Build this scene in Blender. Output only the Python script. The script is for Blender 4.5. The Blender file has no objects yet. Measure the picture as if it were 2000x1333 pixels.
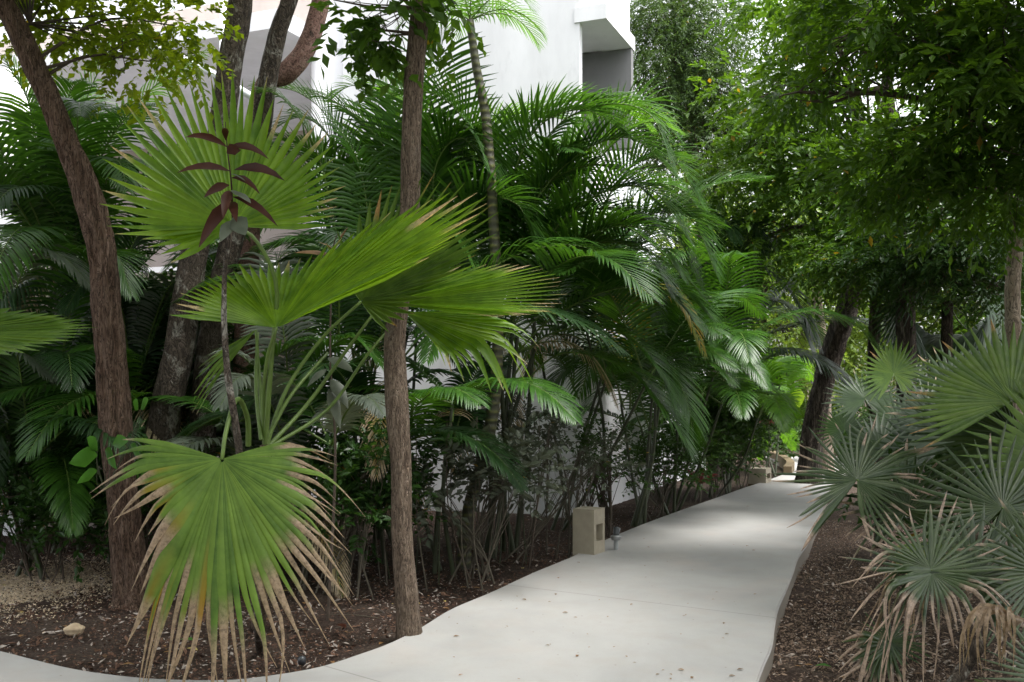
import bpy, math, random
import numpy as np
from mathutils import Vector
C = bpy.context.scene
COL = C.collection
rnd = random.Random(7)
rng = np.random.default_rng(11)

# ---------------------------------------------------------------- camera, sky, sun, exposure
F = 1944.0; CAMZ = 1.62; HOR = 755.0
cam = bpy.data.cameras.new('camera'); camo = bpy.data.objects.new('camera', cam); COL.objects.link(camo)
cam.sensor_width = 36.0; cam.lens = F / 2000 * 36.0
cam.shift_y = (HOR - 666.5) / 2000.0
cam.clip_start = 0.05; cam.clip_end = 600
camo.location = (0, 0, CAMZ); camo.rotation_euler = (math.radians(90), 0, 0)
cam.dof.use_dof = True; cam.dof.focus_distance = 6.0; cam.dof.aperture_fstop = 8.0
C.camera = camo

w = bpy.data.worlds.new('World'); C.world = w; w.use_nodes = True
wn = w.node_tree.nodes; wl = w.node_tree.links
SUN_EL, SUN_AZ = math.radians(68), math.radians(110)     # high, behind an even cloud sheet
sky = wn.new('ShaderNodeTexSky'); sky.sky_type = 'NISHITA'; sky.sun_disc = False
sky.sun_elevation = SUN_EL; sky.sun_rotation = SUN_AZ; sky.dust_density = 4.0; sky.air_density = 1.0
hs = wn.new('ShaderNodeHueSaturation'); hs.inputs['Saturation'].default_value = 0.15
wl.new(sky.outputs[0], hs.inputs['Color']); wl.new(hs.outputs[0], wn['Background'].inputs['Color'])
wn['Background'].inputs['Strength'].default_value = 0.15
sl = bpy.data.lights.new('sun', 'SUN'); sl.energy = 1.5; sl.angle = math.radians(30); sl.color = (1.0, 0.97, 0.92)
so = bpy.data.objects.new('sun', sl); COL.objects.link(so)
sd = Vector((math.sin(SUN_AZ) * math.cos(SUN_EL), math.cos(SUN_AZ) * math.cos(SUN_EL), math.sin(SUN_EL)))
so.rotation_euler = sd.to_track_quat('Z', 'Y').to_euler(); so.location = (0, 0, 30)
C.view_settings.view_transform = 'Standard'; C.view_settings.look = 'None'
C.view_settings.exposure = 1.85; C.view_settings.gamma = 1.0
C.cycles.max_bounces = 7; C.cycles.diffuse_bounces = 4; C.cycles.transmission_bounces = 4; C.cycles.glossy_bounces = 2

# ---------------------------------------------------------------- helpers
def P(px, py, d):
    return np.array([(px - 1000.0) / F * d, d, CAMZ + (HOR - py) / F * d])
def G(px, py, z=0.12):
    d = (CAMZ - z) * F / (py - HOR)
    return np.array([(px - 1000.0) / F * d, d, z])
def xc(y): return 0.85 + (y - 6.9) * 0.40
def ground_z(x, y):
    t = np.clip((x - (xc(y) - 0.25)) / 0.5, 0, 1); t = t * t * (3 - 2 * t)
    return 0.05 * (1 - t)
def unit(a):
    a = np.asarray(a, float); return a / np.maximum(np.linalg.norm(a, axis=-1, keepdims=True), 1e-9)
def spline(pts, n):
    """Catmull-Rom through the points, n samples"""
    p = np.asarray(pts, float)
    if len(p) == 2: return p[0] + (p[1] - p[0]) * np.linspace(0, 1, n)[:, None]
    q = np.vstack([2 * p[0] - p[1], p, 2 * p[-1] - p[-2]])
    m = len(p) - 1; u = np.linspace(0, m - 1e-6, n); i = u.astype(int); t = (u - i)[:, None]
    a, b, c, d = q[i], q[i + 1], q[i + 2], q[i + 3]
    return 0.5 * ((2 * b) + (-a + c) * t + (2 * a - 5 * b + 4 * c - d) * t * t + (-a + 3 * b - 3 * c + d) * t ** 3)

class MB:
    def __init__(s): s.v = []; s.q = []; s.t = []; s.d = []; s.n = 0
    def add(s, V, Q, D=None, T=None):
        V = np.asarray(V, float).reshape(-1, 3)
        if Q is not None and len(Q): s.q.append(np.asarray(Q, np.int64) + s.n)
        if T is not None and len(T): s.t.append(np.asarray(T, np.int64) + s.n)
        if D is None: D = np.zeros((len(V), 3))
        s.v.append(V); s.d.append(np.asarray(D, float).reshape(-1, 3)); s.n += len(V)
    def strips(s, Cn, W, S, N, fold, D):
        n, k, _ = Cn.shape
        L = Cn - S * W[..., None]; R = Cn + S * W[..., None]; M = Cn + N * (W * fold)[..., None]
        V = np.stack([L, M, R], axis=2)                       # n,k,3,3
        Dd = np.repeat(D[:, :, None, :], 3, axis=2)
        idx = np.arange(n * k * 3).reshape(n, k, 3)
        a = idx[:, :-1, :-1]; b = idx[:, :-1, 1:]; c = idx[:, 1:, 1:]; d = idx[:, 1:, :-1]
        s.add(V, np.stack([a, b, c, d], -1).reshape(-1, 4), Dd)
    def diamonds(s, B, T, S, wd, D):
        """leaf quads: base, side, tip, side"""
        M = B + (T - B) * 0.45; up = unit(np.cross(T - B, S))
        V = np.stack([B, M + S * wd[:, None] - up * wd[:, None] * .35, T, M - S * wd[:, None] - up * wd[:, None] * .35], 1)
        n = len(B); i = np.arange(n)[:, None] * 4
        tr = np.concatenate([i + np.array([0, 1, 2]), i + np.array([0, 2, 3])], 0)
        s.add(V, None, np.repeat(D[:, None, :], 4, 1), T=tr)
    def tube(s, pts, rad, sides=8, lump=0.0, flute=0.0, seed=0, cap=True):
        pts = np.asarray(pts, float); k = len(pts); rad = np.broadcast_to(np.asarray(rad, float), (k,))
        T = unit(np.gradient(pts, axis=0)); ref = np.array([0.3, 1, 0.1]) if abs(T[0][1]) < .8 else np.array([1, 0, 0.1])
        X = unit(np.cross(T, ref)); Y = np.cross(T, X)
        a = np.linspace(0, 2 * np.pi, sides, endpoint=False)
        R = rad[:, None] * np.ones(sides)
        if lump:
            h = np.concatenate([[0], np.cumsum(np.linalg.norm(np.diff(pts, axis=0), axis=1))])[:, None]
            ph = seed * 1.7
            R = R * (1 + lump * (np.sin(h * 5 + a * 2 + ph) * .5 + np.sin(h * 11 - a + ph * 2) * .35 + np.sin(h * 23 + a * 3 + ph) * .25 + np.sin(h * 37 - a * 2 + ph * 3) * .2)
                     + flute * (np.sin(a * 7 + np.sin(h * 3 + ph) * 1.5) + np.sin(a * 11 - np.sin(h * 5) * 2) * .7))
        V = pts[:, None, :] + R[..., None] * (np.cos(a)[None, :, None] * X[:, None, :] + np.sin(a)[None, :, None] * Y[:, None, :])
        idx = np.arange(k * sides).reshape(k, sides); nx = np.roll(idx, -1, axis=1)
        Q = np.stack([idx[:-1], nx[:-1], nx[1:], idx[1:]], -1).reshape(-1, 4)
        s.add(V, Q)
        if cap:
            m = idx[-1]; s.add(pts[-1:] + T[-1] * rad[-1] * .4, None)
            s.t.append(np.array([[m[j], m[(j + 1) % sides], s.n - 1] for j in range(sides)]))
    def box(s, lo, hi, R=None, o=(0, 0, 0)):
        x0, y0, z0 = lo; x1, y1, z1 = hi
        V = np.array([[x0, y0, z0], [x1, y0, z0], [x1, y1, z0], [x0, y1, z0], [x0, y0, z1], [x1, y0, z1], [x1, y1, z1], [x0, y1, z1]], float)
        if R is not None: V = V @ R.T
        V = V + np.asarray(o)
        s.add(V, [[0, 3, 2, 1], [4, 5, 6, 7], [0, 1, 5, 4], [1, 2, 6, 5], [2, 3, 7, 6], [3, 0, 4, 7]])
    def build(s, name, mat, parent=None, smooth=True, origin=None):
        V = np.concatenate(s.v); D = np.concatenate(s.d)
        qs = np.concatenate(s.q) if s.q else np.zeros((0, 4), np.int64)
        ts = np.concatenate(s.t) if s.t else np.zeros((0, 3), np.int64)
        off = np.zeros(3)
        if parent is not None: off = np.array(world_loc(parent))
        elif origin is not None: off = np.asarray(origin, float)
        V = V - off
        me = bpy.data.meshes.new(name)
        me.vertices.add(len(V)); me.vertices.foreach_set('co', V.astype(np.float32).ravel())
        nl = len(qs) * 4 + len(ts) * 3; me.loops.add(nl)
        me.loops.foreach_set('vertex_index', np.concatenate([qs.ravel(), ts.ravel()]).astype(np.int32))
        me.polygons.add(len(qs) + len(ts))
        ls = np.concatenate([np.arange(len(qs)) * 4, len(qs) * 4 + np.arange(len(ts)) * 3]).astype(np.int32)
        me.polygons.foreach_set('loop_start', ls)
        me.polygons.foreach_set('use_smooth', np.full(len(ls), smooth))
        me.update(calc_edges=True)
        at = me.attributes.new('leafdata', 'FLOAT_VECTOR', 'POINT'); at.data.foreach_set('vector', D.astype(np.float32).ravel())
        me.materials.append(mat)
        ob = bpy.data.objects.new(name, me); COL.objects.link(ob)
        if parent is not None: ob.parent = parent
        elif origin is not None: ob.location = off
        return ob
def world_loc(o):
    v = Vector(o.location)
    while o.parent: o = o.parent; v = v + Vector(o.location)
    return v
def tag(o, label=None, cat=None, group=None, kind=None):
    if label: o['label'] = label
    if cat: o['category'] = cat
    if group: o['group'] = group
    if kind: o['kind'] = kind
    return o
def thing(name, loc, label, cat, group=None):
    o = bpy.data.objects.new(name, None); COL.objects.link(o); o.location = tuple(float(a) for a in loc); o.empty_display_size = .1
    return tag(o, label, cat, group)

# ---------------------------------------------------------------- materials
def newmat(name):
    m = bpy.data.materials.new(name); m.use_nodes = True
    return m, m.node_tree.nodes, m.node_tree.links, m.node_tree.nodes['Principled BSDF']
def noise(n, l, vec, scale, detail=6, rough=.6, dist=0):
    t = n.new('ShaderNodeTexNoise'); t.inputs['Scale'].default_value = scale; t.inputs['Detail'].default_value = detail
    t.inputs['Roughness'].default_value = rough; t.inputs['Distortion'].default_value = dist
    l.new(vec, t.inputs['Vector']); return t.outputs['Fac']
def ramp(n, l, fac, stops):
    r = n.new('ShaderNodeValToRGB'); e = r.color_ramp.elements
    while len(e) < len(stops): e.new(.5)
    for i, (p, c) in enumerate(stops): e[i].position = p; e[i].color = (*c, 1)
    l.new(fac, r.inputs['Fac']); return r.outputs['Color']
def mixc(n, l, fac, a, b, mode='MIX'):
    m = n.new('ShaderNodeMix'); m.data_type = 'RGBA'; m.blend_type = mode
    for s, v in ((m.inputs[0], fac), (m.inputs[6], a), (m.inputs[7], b)):
        if isinstance(v, (int, float)): s.default_value = v
        elif isinstance(v, tuple): s.default_value = (*v, 1)
        else: l.new(v, s)
    return m.outputs[2]
def coords(n, l, scale=(1, 1, 1)):
    t = n.new('ShaderNodeTexCoord'); m = n.new('ShaderNodeMapping'); m.inputs['Scale'].default_value = scale
    l.new(t.outputs['Object'], m.inputs['Vector']); return m.outputs[0]
def geo(n, l, scale=(1, 1, 1)):
    t = n.new('ShaderNodeNewGeometry'); m = n.new('ShaderNodeMapping'); m.inputs['Scale'].default_value = scale
    l.new(t.outputs['Position'], m.inputs['Vector']); return m.outputs[0]
def bump(n, l, h, st, dist, p):
    b = n.new('ShaderNodeBump'); b.inputs['Strength'].default_value = st; b.inputs['Distance'].default_value = dist
    l.new(h, b.inputs['Height']); l.new(b.outputs[0], p.inputs['Normal']); return b

def leaf_mat(name, c1, c2, dead=(.42, .33, .22), yellow=(.40, .24, .03), rough=.38, trans=.35, tr_tint=1.6, spec=.5, patch=None):
    m, n, l, p = newmat(name)
    a = n.new('ShaderNodeAttribute'); a.attribute_name = 'leafdata'
    s = n.new('ShaderNodeSeparateXYZ'); l.new(a.outputs['Vector'], s.inputs[0])
    g = geo(n, l)
    base = mixc(n, l, s.outputs[0], c1, c2)
    nz = noise(n, l, g, 9, 3)
    base = mixc(n, l, ramp(n, l, nz, [(.35, (0, 0, 0)), (.75, (.45, .45, .45))]), base, tuple(min(1, x * 1.7 + .01) for x in c2))
    base = mixc(n, l, s.outputs[2], base, yellow)
    ns = noise(n, l, g, 45, 6, .7)
    dcol = ramp(n, l, ns, [(.3, tuple(x * .32 for x in dead)), (.5, dead), (.7, tuple(min(1, x * 1.45) for x in dead))])
    col = mixc(n, l, s.outputs[1], base, dcol)
    l.new(col, p.inputs['Base Color'])
    p.inputs['Roughness'].default_value = rough; p.inputs['Specular IOR Level'].default_value = spec
    t = n.new('ShaderNodeBsdfTranslucent')
    tc = n.new('ShaderNodeVectorMath'); tc.operation = 'MULTIPLY'; l.new(col, tc.inputs[0]); tc.inputs[1].default_value = (tr_tint * 1.1, tr_tint, tr_tint * .45)
    l.new(tc.outputs[0], t.inputs['Color'])
    mx = n.new('ShaderNodeMixShader'); mx.inputs[0].default_value = trans
    l.new(p.outputs[0], mx.inputs[1]); l.new(t.outputs[0], mx.inputs[2]); l.new(mx.outputs[0], n['Material Output'].inputs['Surface'])
    return m

def bark_mat(name, stops, stretch=.16, scale=26, bst=.9, bd=.02, patchcol=None, patchamt=.5, patchscale=4, rough=.85, crack=(.012, .01, .008)):
    m, n, l, p = newmat(name)
    v = geo(n, l, (1, 1, stretch)); v2 = geo(n, l, (1, 1, .6))
    f1 = noise(n, l, v, scale, 8, .68, 1.2)
    f2 = noise(n, l, v2, 7, 5, .6)
    c = ramp(n, l, f1, stops)
    c = mixc(n, l, ramp(n, l, f2, [(.35, (0, 0, 0)), (.7, (.6, .6, .6))]), c, mixc(n, l, .55, c, tuple(stops[-1][1])))
    if patchcol:
        f3 = noise(n, l, v2, patchscale, 6, .7, .8)
        k = (1 - patchamt) * .4 + .32
        c = mixc(n, l, ramp(n, l, f3, [(k, (0, 0, 0)), (k + .07, (.85, .85, .85))]), c, patchcol)
    f4 = noise(n, l, v, scale * .75, 5, .55, 2.2)
    ab = n.new('ShaderNodeMath'); ab.operation = 'SUBTRACT'; l.new(f4, ab.inputs[0]); ab.inputs[1].default_value = .5
    a2 = n.new('ShaderNodeMath'); a2.operation = 'ABSOLUTE'; l.new(ab.outputs[0], a2.inputs[0])
    cr = ramp(n, l, a2.outputs[0], [(0, (.85, .85, .85)), (.045, (0, 0, 0))])
    c = mixc(n, l, cr, c, crack)
    l.new(c, p.inputs['Base Color']); p.inputs['Roughness'].default_value = rough
    p.inputs['Specular IOR Level'].default_value = .2
    mm = n.new('ShaderNodeMath'); mm.operation = 'ADD'; l.new(f1, mm.inputs[0])
    m2 = n.new('ShaderNodeMath'); m2.operation = 'MULTIPLY'; l.new(a2.outputs[0], m2.inputs[0]); m2.inputs[1].default_value = 5; m2.use_clamp = True
    l.new(m2.outputs[0], mm.inputs[1])
    bump(n, l, mm.outputs[0], bst, bd, p)
    return m

def plain(name, col, rough=.7, nscale=6, var=.15, bscale=120, bst=.15, bd=.003, metallic=0):
    m, n, l, p = newmat(name); g = geo(n, l)
    f = noise(n, l, g, nscale, 6, .6)
    l.new(ramp(n, l, f, [(.25, tuple(x * (1 - var) for x in col)), (.75, tuple(min(1, x * (1 + var)) for x in col))]), p.inputs['Base Color'])
    p.inputs['Roughness'].default_value = rough; p.inputs['Metallic'].default_value = metallic
    bump(n, l, noise(n, l, g, bscale, 4), bst, bd, p)
    return m

M = {}
M['fan_bright'] = leaf_mat('fan_bright', (.052, .13, .006), (.13, .23, .009), trans=.5, tr_tint=1.9, rough=.38, spec=.4)
M['fan_old'] = leaf_mat('fan_old', (.045, .10, .012), (.12, .20, .026), trans=.28, rough=.5, dead=(.29, .215, .15), yellow=(.28, .15, .012), spec=.3)
M['fan_blue'] = leaf_mat('fan_blue', (.010, .031, .006), (.042, .068, .018), trans=.14, rough=.33, dead=(.30, .22, .165), spec=.4)
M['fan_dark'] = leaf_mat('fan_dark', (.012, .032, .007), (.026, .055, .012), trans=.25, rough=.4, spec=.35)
M['fan_right'] = leaf_mat('fan_right', (.035, .085, .006), (.075, .135, .010), trans=.35, rough=.45, dead=(.30, .18, .07), spec=.3)
M['areca'] = leaf_mat('areca', (.014, .052, .007), (.042, .115, .012), trans=.33, rough=.30, spec=.45)
M['areca_light'] = leaf_mat('areca_light', (.05, .14, .012), (.085, .20, .018), trans=.45, rough=.35, spec=.4)
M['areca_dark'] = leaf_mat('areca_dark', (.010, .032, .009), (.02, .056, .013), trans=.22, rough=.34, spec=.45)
M['areca_grey'] = leaf_mat('areca_grey', (.07, .09, .065), (.11, .135, .10), trans=.12, rough=.4, spec=.4)
M['tree_leaf'] = leaf_mat('tree_leaf', (.02, .06, .007), (.075, .155, .012), trans=.45, rough=.42, spec=.35)
M['tree_yellow'] = leaf_mat('tree_yellow', (.075, .14, .008), (.18, .25, .012), trans=.55, rough=.42, spec=.3)
M['tree_fine'] = leaf_mat('tree_fine', (.02, .05, .013), (.06, .11, .026), trans=.35, rough=.45, spec=.35)
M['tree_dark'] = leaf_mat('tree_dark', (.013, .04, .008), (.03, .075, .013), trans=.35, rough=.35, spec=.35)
M['far_leaf'] = leaf_mat('far_leaf', (.06, .13, .02), (.16, .23, .045), trans=.45, rough=.5, spec=.3)
M['shrub_grey'] = leaf_mat('shrub_grey', (.05, .062, .042), (.10, .115, .085), trans=.15, rough=.5, spec=.35)
M['shrub_green'] = leaf_mat('shrub_green', (.02, .055, .010), (.04, .09, .016), trans=.3, rough=.4, spec=.35)
M['maroon'] = leaf_mat('maroon', (.028, .008, .006), (.05, .016, .009), trans=.12, rough=.4, tr_tint=1.2, spec=.2)
M['red_leaf'] = leaf_mat('red_leaf', (.18, .02, .03), (.10, .03, .03), trans=.3, rough=.4, spec=.3)
M['broad'] = leaf_mat('broad', (.04, .13, .02), (.06, .17, .03), trans=.35, rough=.35, spec=.35)
M['lime'] = leaf_mat('lime', (.25, .42, .03), (.3, .48, .04), trans=.5, rough=.4)
M['stalk'] = plain('stalk', (.085, .14, .022), .5, 12, .25)
M['stalk_dark'] = plain('stalk_dark', (.045, .055, .025), .55, 12, .3)
M['twig'] = plain('twig', (.075, .055, .04), .85, 20, .35)
M['twig_pale'] = plain('twig_pale', (.095, .08, .058), .85, 20, .35)
M['bark_red'] = bark_mat('bark_red', [(.32, (.022, .014, .010)), (.47, (.20, .12, .082)), (.66, (.42, .295, .225))], .16, 38, 1, .05, (.13, .085, .065), .3, 5)
M['bark_brown'] = bark_mat('bark_brown', [(.32, (.03, .02, .014)), (.47, (.20, .14, .10)), (.66, (.43, .335, .255))], .16, 60, 1, .02, (.36, .30, .24), .3, 6)
M['bark_mottle'] = bark_mat('bark_mottle', [(.32, (.018, .015, .012)), (.5, (.08, .062, .048)), (.68, (.19, .155, .125))], .5, 22, .8, .02, (.34, .32, .28), .45, 9)
M['bark_pink'] = bark_mat('bark_pink', [(.3, (.13, .06, .05)), (.5, (.30, .17, .14)), (.7, (.42, .28, .24))], .8, 20, .5, .01, (.05, .04, .035), .25, 14)
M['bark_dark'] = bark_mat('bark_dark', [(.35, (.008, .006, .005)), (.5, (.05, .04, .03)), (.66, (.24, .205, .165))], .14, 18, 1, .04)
M['bark_pale'] = bark_mat('bark_pale', [(.3, (.14, .10, .075)), (.5, (.28, .22, .17)), (.7, (.38, .32, .26))], .4, 18, .6, .01)

def ring_mat():
    m, n, l, p = newmat('ringed_stem'); g = geo(n, l)
    wv = n.new('ShaderNodeTexWave'); wv.wave_type = 'BANDS'; wv.bands_direction = 'Z'; wv.inputs['Scale'].default_value = 4.6; wv.inputs['Distortion'].default_value = 1.4
    l.new(g, wv.inputs['Vector'])
    c = ramp(n, l, wv.outputs['Fac'], [(0, (.05, .05, .03)), (.75, (.09, .095, .04)), (.9, (.17, .18, .05))])
    nz = noise(n, l, g, 14, 6); c = mixc(n, l, ramp(n, l, nz, [(.4, (0, 0, 0)), (.6, (.7, .7, .7))]), c, (.07, .065, .05))
    l.new(c, p.inputs['Base Color']); p.inputs['Roughness'].default_value = .6; bump(n, l, wv.outputs['Fac'], .5, .01, p); return m
M['ring'] = ring_mat()
def soil_mat():
    m, n, l, p = newmat('soil'); g = geo(n, l)
    f = noise(n, l, g, 45, 9, .75); f2 = noise(n, l, g, 2.2, 5, .6)
    c = ramp(n, l, f, [(.3, (.014, .009, .007)), (.5, (.05, .033, .026)), (.63, (.09, .065, .05)), (.72, (.24, .20, .17))])
    c2 = ramp(n, l, f, [(.3, (.03, .022, .017)), (.55, (.085, .062, .048)), (.72, (.20, .16, .13))])
    c = mixc(n, l, ramp(n, l, f2, [(.42, (0, 0, 0)), (.6, (1, 1, 1))]), c, c2)
    l.new(c, p.inputs['Base Color']); p.inputs['Roughness'].default_value = .95; p.inputs['Specular IOR Level'].default_value = .15
    bump(n, l, f, 1, .03, p); return m
M['soil'] = soil_mat()
def concrete_mat():
    m, n, l, p = newmat('path_concrete'); g = geo(n, l)
    f = noise(n, l, g, .9, 6, .6, .4); f2 = noise(n, l, g, 5, 6, .65); f3 = noise(n, l, g, 110, 4, .7)
    c = ramp(n, l, f, [(.3, (.30, .296, .288)), (.5, (.355, .35, .34)), (.72, (.39, .38, .367))])
    c = mixc(n, l, ramp(n, l, f2, [(.45, (0, 0, 0)), (.75, (.45, .45, .45))]), c, (.34, .31, .275))
    c = mixc(n, l, ramp(n, l, noise(n, l, g, 1.7, 4, .5), [(.55, (0, 0, 0)), (.72, (.28, .28, .28))]), c, (.44, .37, .33))
    c = mixc(n, l, ramp(n, l, f3, [(.3, (.30, .30, .30)), (.42, (0, 0, 0))]), c, (.22, .2, .18))
    vo = n.new('ShaderNodeTexVoronoi'); vo.inputs['Scale'].default_value = 9; vo.inputs['Randomness'].default_value = 1; l.new(g, vo.inputs['Vector'])
    c = mixc(n, l, ramp(n, l, vo.outputs['Distance'], [(.035, (.55, .55, .55)), (.07, (0, 0, 0))]), c, (.16, .12, .08))
    # control joints sawn across the slab
    for (a, b) in ((G(1000, 1144), G(1515, 1207)), (G(620, 1297), G(745, 1333))):
        dvec = unit(b - a); nn = np.array([-dvec[1], dvec[0], 0])
        dt = n.new('ShaderNodeVectorMath'); dt.operation = 'DOT_PRODUCT'; l.new(g, dt.inputs[0]); dt.inputs[1].default_value = tuple(nn)
        su = n.new('ShaderNodeMath'); su.operation = 'SUBTRACT'; l.new(dt.outputs['Value'], su.inputs[0]); su.inputs[1].default_value = float(nn @ a)
        ab = n.new('ShaderNodeMath'); ab.operation = 'ABSOLUTE'; l.new(su.outputs[0], ab.inputs[0])
        c = mixc(n, l, ramp(n, l, ab.outputs[0], [(.002, (.62, .62, .62)), (.006, (0, 0, 0))]), c, (.12, .11, .10))
    sx = n.new('ShaderNodeSeparateXYZ'); l.new(g, sx.inputs[0])   # the cast side of the slab is rougher and browner
    c = mixc(n, l, ramp(n, l, sx.outputs[2], [(.098, (.75, .75, .75)), (.108, (0, 0, 0))]), c, (.20, .165, .125))
    l.new(c, p.inputs['Base Color']); p.inputs['Roughness'].default_value = .8; p.inputs['Specular IOR Level'].default_value = .3
    bump(n, l, f3, .25, .002, p); return m
M['concrete'] = concrete_mat()
def wall_mat(name, col):
    m, n, l, p = newmat(name); g = geo(n, l, (1, 1, .35))
    f = noise(n, l, g, 1.6, 7, .65)
    c = ramp(n, l, f, [(.3, tuple(x * .86 for x in col)), (.6, col)])
    c = mixc(n, l, ramp(n, l, noise(n, l, g, 6, 7, .7), [(.56, (0, 0, 0)), (.75, (.35, .35, .35))]), c, tuple(x * .62 for x in col))
    l.new(c, p.inputs['Base Color']); p.inputs['Roughness'].default_value = .85; bump(n, l, noise(n, l, geo(n, l), 90, 4), .2, .004, p); return m
M['wall'] = wall_mat('white_render', (.86, .86, .88)); M['wall_beige'] = wall_mat('beige_render', (.50, .44, .40))
M['wall_shade'] = wall_mat('shade_grey_render', (.22, .22, .225))  # dark grey carries the recess shade in its colour
M['bollard'] = plain('cast_concrete', (.37, .325, .25), .85, 9, .16, 150, .3, .004)
M['bollard_stain'] = plain('stained_concrete', (.15, .11, .06), .9, 12, .25, 150, .3, .004)
M['glass_dark'] = plain('dark_lens', (.06, .065, .07), .2, 10, .1)
M['metal'] = plain('grey_metal', (.30, .31, .31), .4, 10, .2, metallic=.4)
M['black'] = plain('black_plastic', (.015, .015, .018), .4, 10, .2)
M['white_paint'] = plain('white_paint', (.75, .77, .80), .4, 5, .04)
M['chip'] = leaf_mat('chip', (.018, .009, .006), (.15, .085, .058), dead=(.42, .37, .33), trans=0, rough=.9, spec=.2)
M['chip_pale'] = leaf_mat('chip_pale', (.05, .034, .024), (.24, .17, .125), dead=(.42, .36, .31), trans=0, rough=.9, spec=.2)
M['gravel'] = leaf_mat('gravel', (.34, .25, .165), (.60, .48, .34), dead=(.45, .38, .30), trans=0, rough=.9, spec=.2)
M['litter'] = leaf_mat('litter', (.10, .055, .02), (.20, .10, .03), yellow=(.42, .34, .10), trans=.1, rough=.6)

# ---------------------------------------------------------------- ground and path
def axis(lo, hi, f0, f1, st):
    a = list(np.arange(f0, f1, st)); s = st; x = f0
    while x > lo: s *= 1.35; x -= s; a.insert(0, x)
    s = st; x = a[-1]
    while x < hi: s *= 1.35; x += s; a.append(x)
    return np.array(a)
gx = axis(-250, 250, -6, 6, .07); gy = axis(-40, 350, 3, 14, .07)
X, Y = np.meshgrid(gx, gy)
Z = ground_z(X, Y)
near = np.exp(-((X / 9) ** 2 + ((Y - 8) / 10) ** 2))
Z = Z + near * (.016 * np.sin(X * 3.1 + Y * 1.7) + .012 * np.sin(X * 7.3 - Y * 5.1) + rng.normal(0, .006, X.shape)) - .012
mb = MB(); ny, nx = X.shape; idx = np.arange(nx * ny).reshape(ny, nx)
mb.add(np.stack([X, Y, Z], -1), np.stack([idx[:-1, :-1], idx[:-1, 1:], idx[1:, 1:], idx[1:, :-1]], -1).reshape(-1, 4))
tag(mb.build('ground', M['soil']), 'dark brown mulched soil of the planting beds', 'ground', kind='structure')

left_px = [(-500, 1190), (-250, 1225), (-100, 1252), (0, 1271), (60, 1286), (130, 1303), (200, 1315), (300, 1325), (430, 1328), (520, 1320), (620, 1303), (700, 1278), (760, 1256),
           (820, 1226), (880, 1190), (960, 1156), (1040, 1119), (1115, 1088), (1170, 1060), (1240, 1030), (1320, 1000), (1400, 972), (1450, 954), (1490, 941), (1530, 926),
           (1536, 914), (1520, 902), (1492, 892)]
right_px = [(1475, 1345), (1492, 1300), (1508, 1262), (1513, 1225), (1520, 1190), (1537, 1150), (1549, 1120), (1560, 1088), (1582, 1055), (1594, 1022), (1606, 995), (1616, 965), (1640, 935), (1720, 912), (1800, 900)]
lp = [G(a, b)[:2] for a, b in left_px]; rp = [G(a, b)[:2] for a, b in right_px]
def smooth2(p, m=6):
    q = spline(np.array([[a, b, 0] for a, b in p]), len(p) * m); return q[:, :2]
L2 = smooth2(lp); R2 = smooth2(rp)
outline = [(1.15, 3.2), (1.0, -4), (-7, -4), (-7.5, 6.2)] + [tuple(a) for a in L2] + [(8.5, 21.3)] + [tuple(a) for a in R2[::-1]]
import bmesh
bm = bmesh.new()
vs = [bm.verts.new((float(a), float(b), .12)) for a, b in outline]
f = bm.faces.new(vs)
if f.normal.z < 0: f.normal_flip()
r = bmesh.ops.extrude_face_region(bm, geom=[f])
for v in [e for e in r['geom'] if isinstance(e, bmesh.types.BMVert)]: v.co.z = -.08
bm.normal_update()
tops = [e for e in bm.edges if all(abs(v.co.z - .12) < 1e-5 for v in e.verts)]
bmesh.ops.bevel(bm, geom=tops, offset=.008, segments=2, affect='EDGES')
bmesh.ops.triangulate(bm, faces=[f for f in bm.faces if len(f.verts) > 4])
bmesh.ops.recalc_face_normals(bm, faces=bm.faces)
me = bpy.data.meshes.new('path'); bm.to_mesh(me); bm.free(); me.materials.append(M['concrete'])
po = bpy.data.objects.new('path', me); COL.objects.link(po); tag(po, 'pale concrete garden path curving away between the planting beds', 'path', kind='structure')

def on_path(x, y):
    xl = np.interp(y, L2[:, 1], L2[:, 0]) if False else None
    return None
lps = L2[np.argsort(L2[:, 1])]
# polygon test for scattering
def inside(pt):
    x, y = pt; c = False; n = len(outline); j = n - 1
    for i in range(n):
        xi, yi = outline[i]; xj, yj = outline[j]
        if (yi > y) != (yj > y) and x < (xj - xi) * (y - yi) / (yj - yi) + xi: c = not c
        j = i
    return c
def inside_np(x, y):
    c = np.zeros(x.shape, bool); n = len(outline); j = n - 1
    for i in range(n):
        xi, yi = outline[i]; xj, yj = outline[j]
        if yi != yj:
            k = ((yi > y) != (yj > y)) & (x < (xj - xi) * (y - yi) / (yj - yi) + xi); c ^= k
        j = i
    return c

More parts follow.
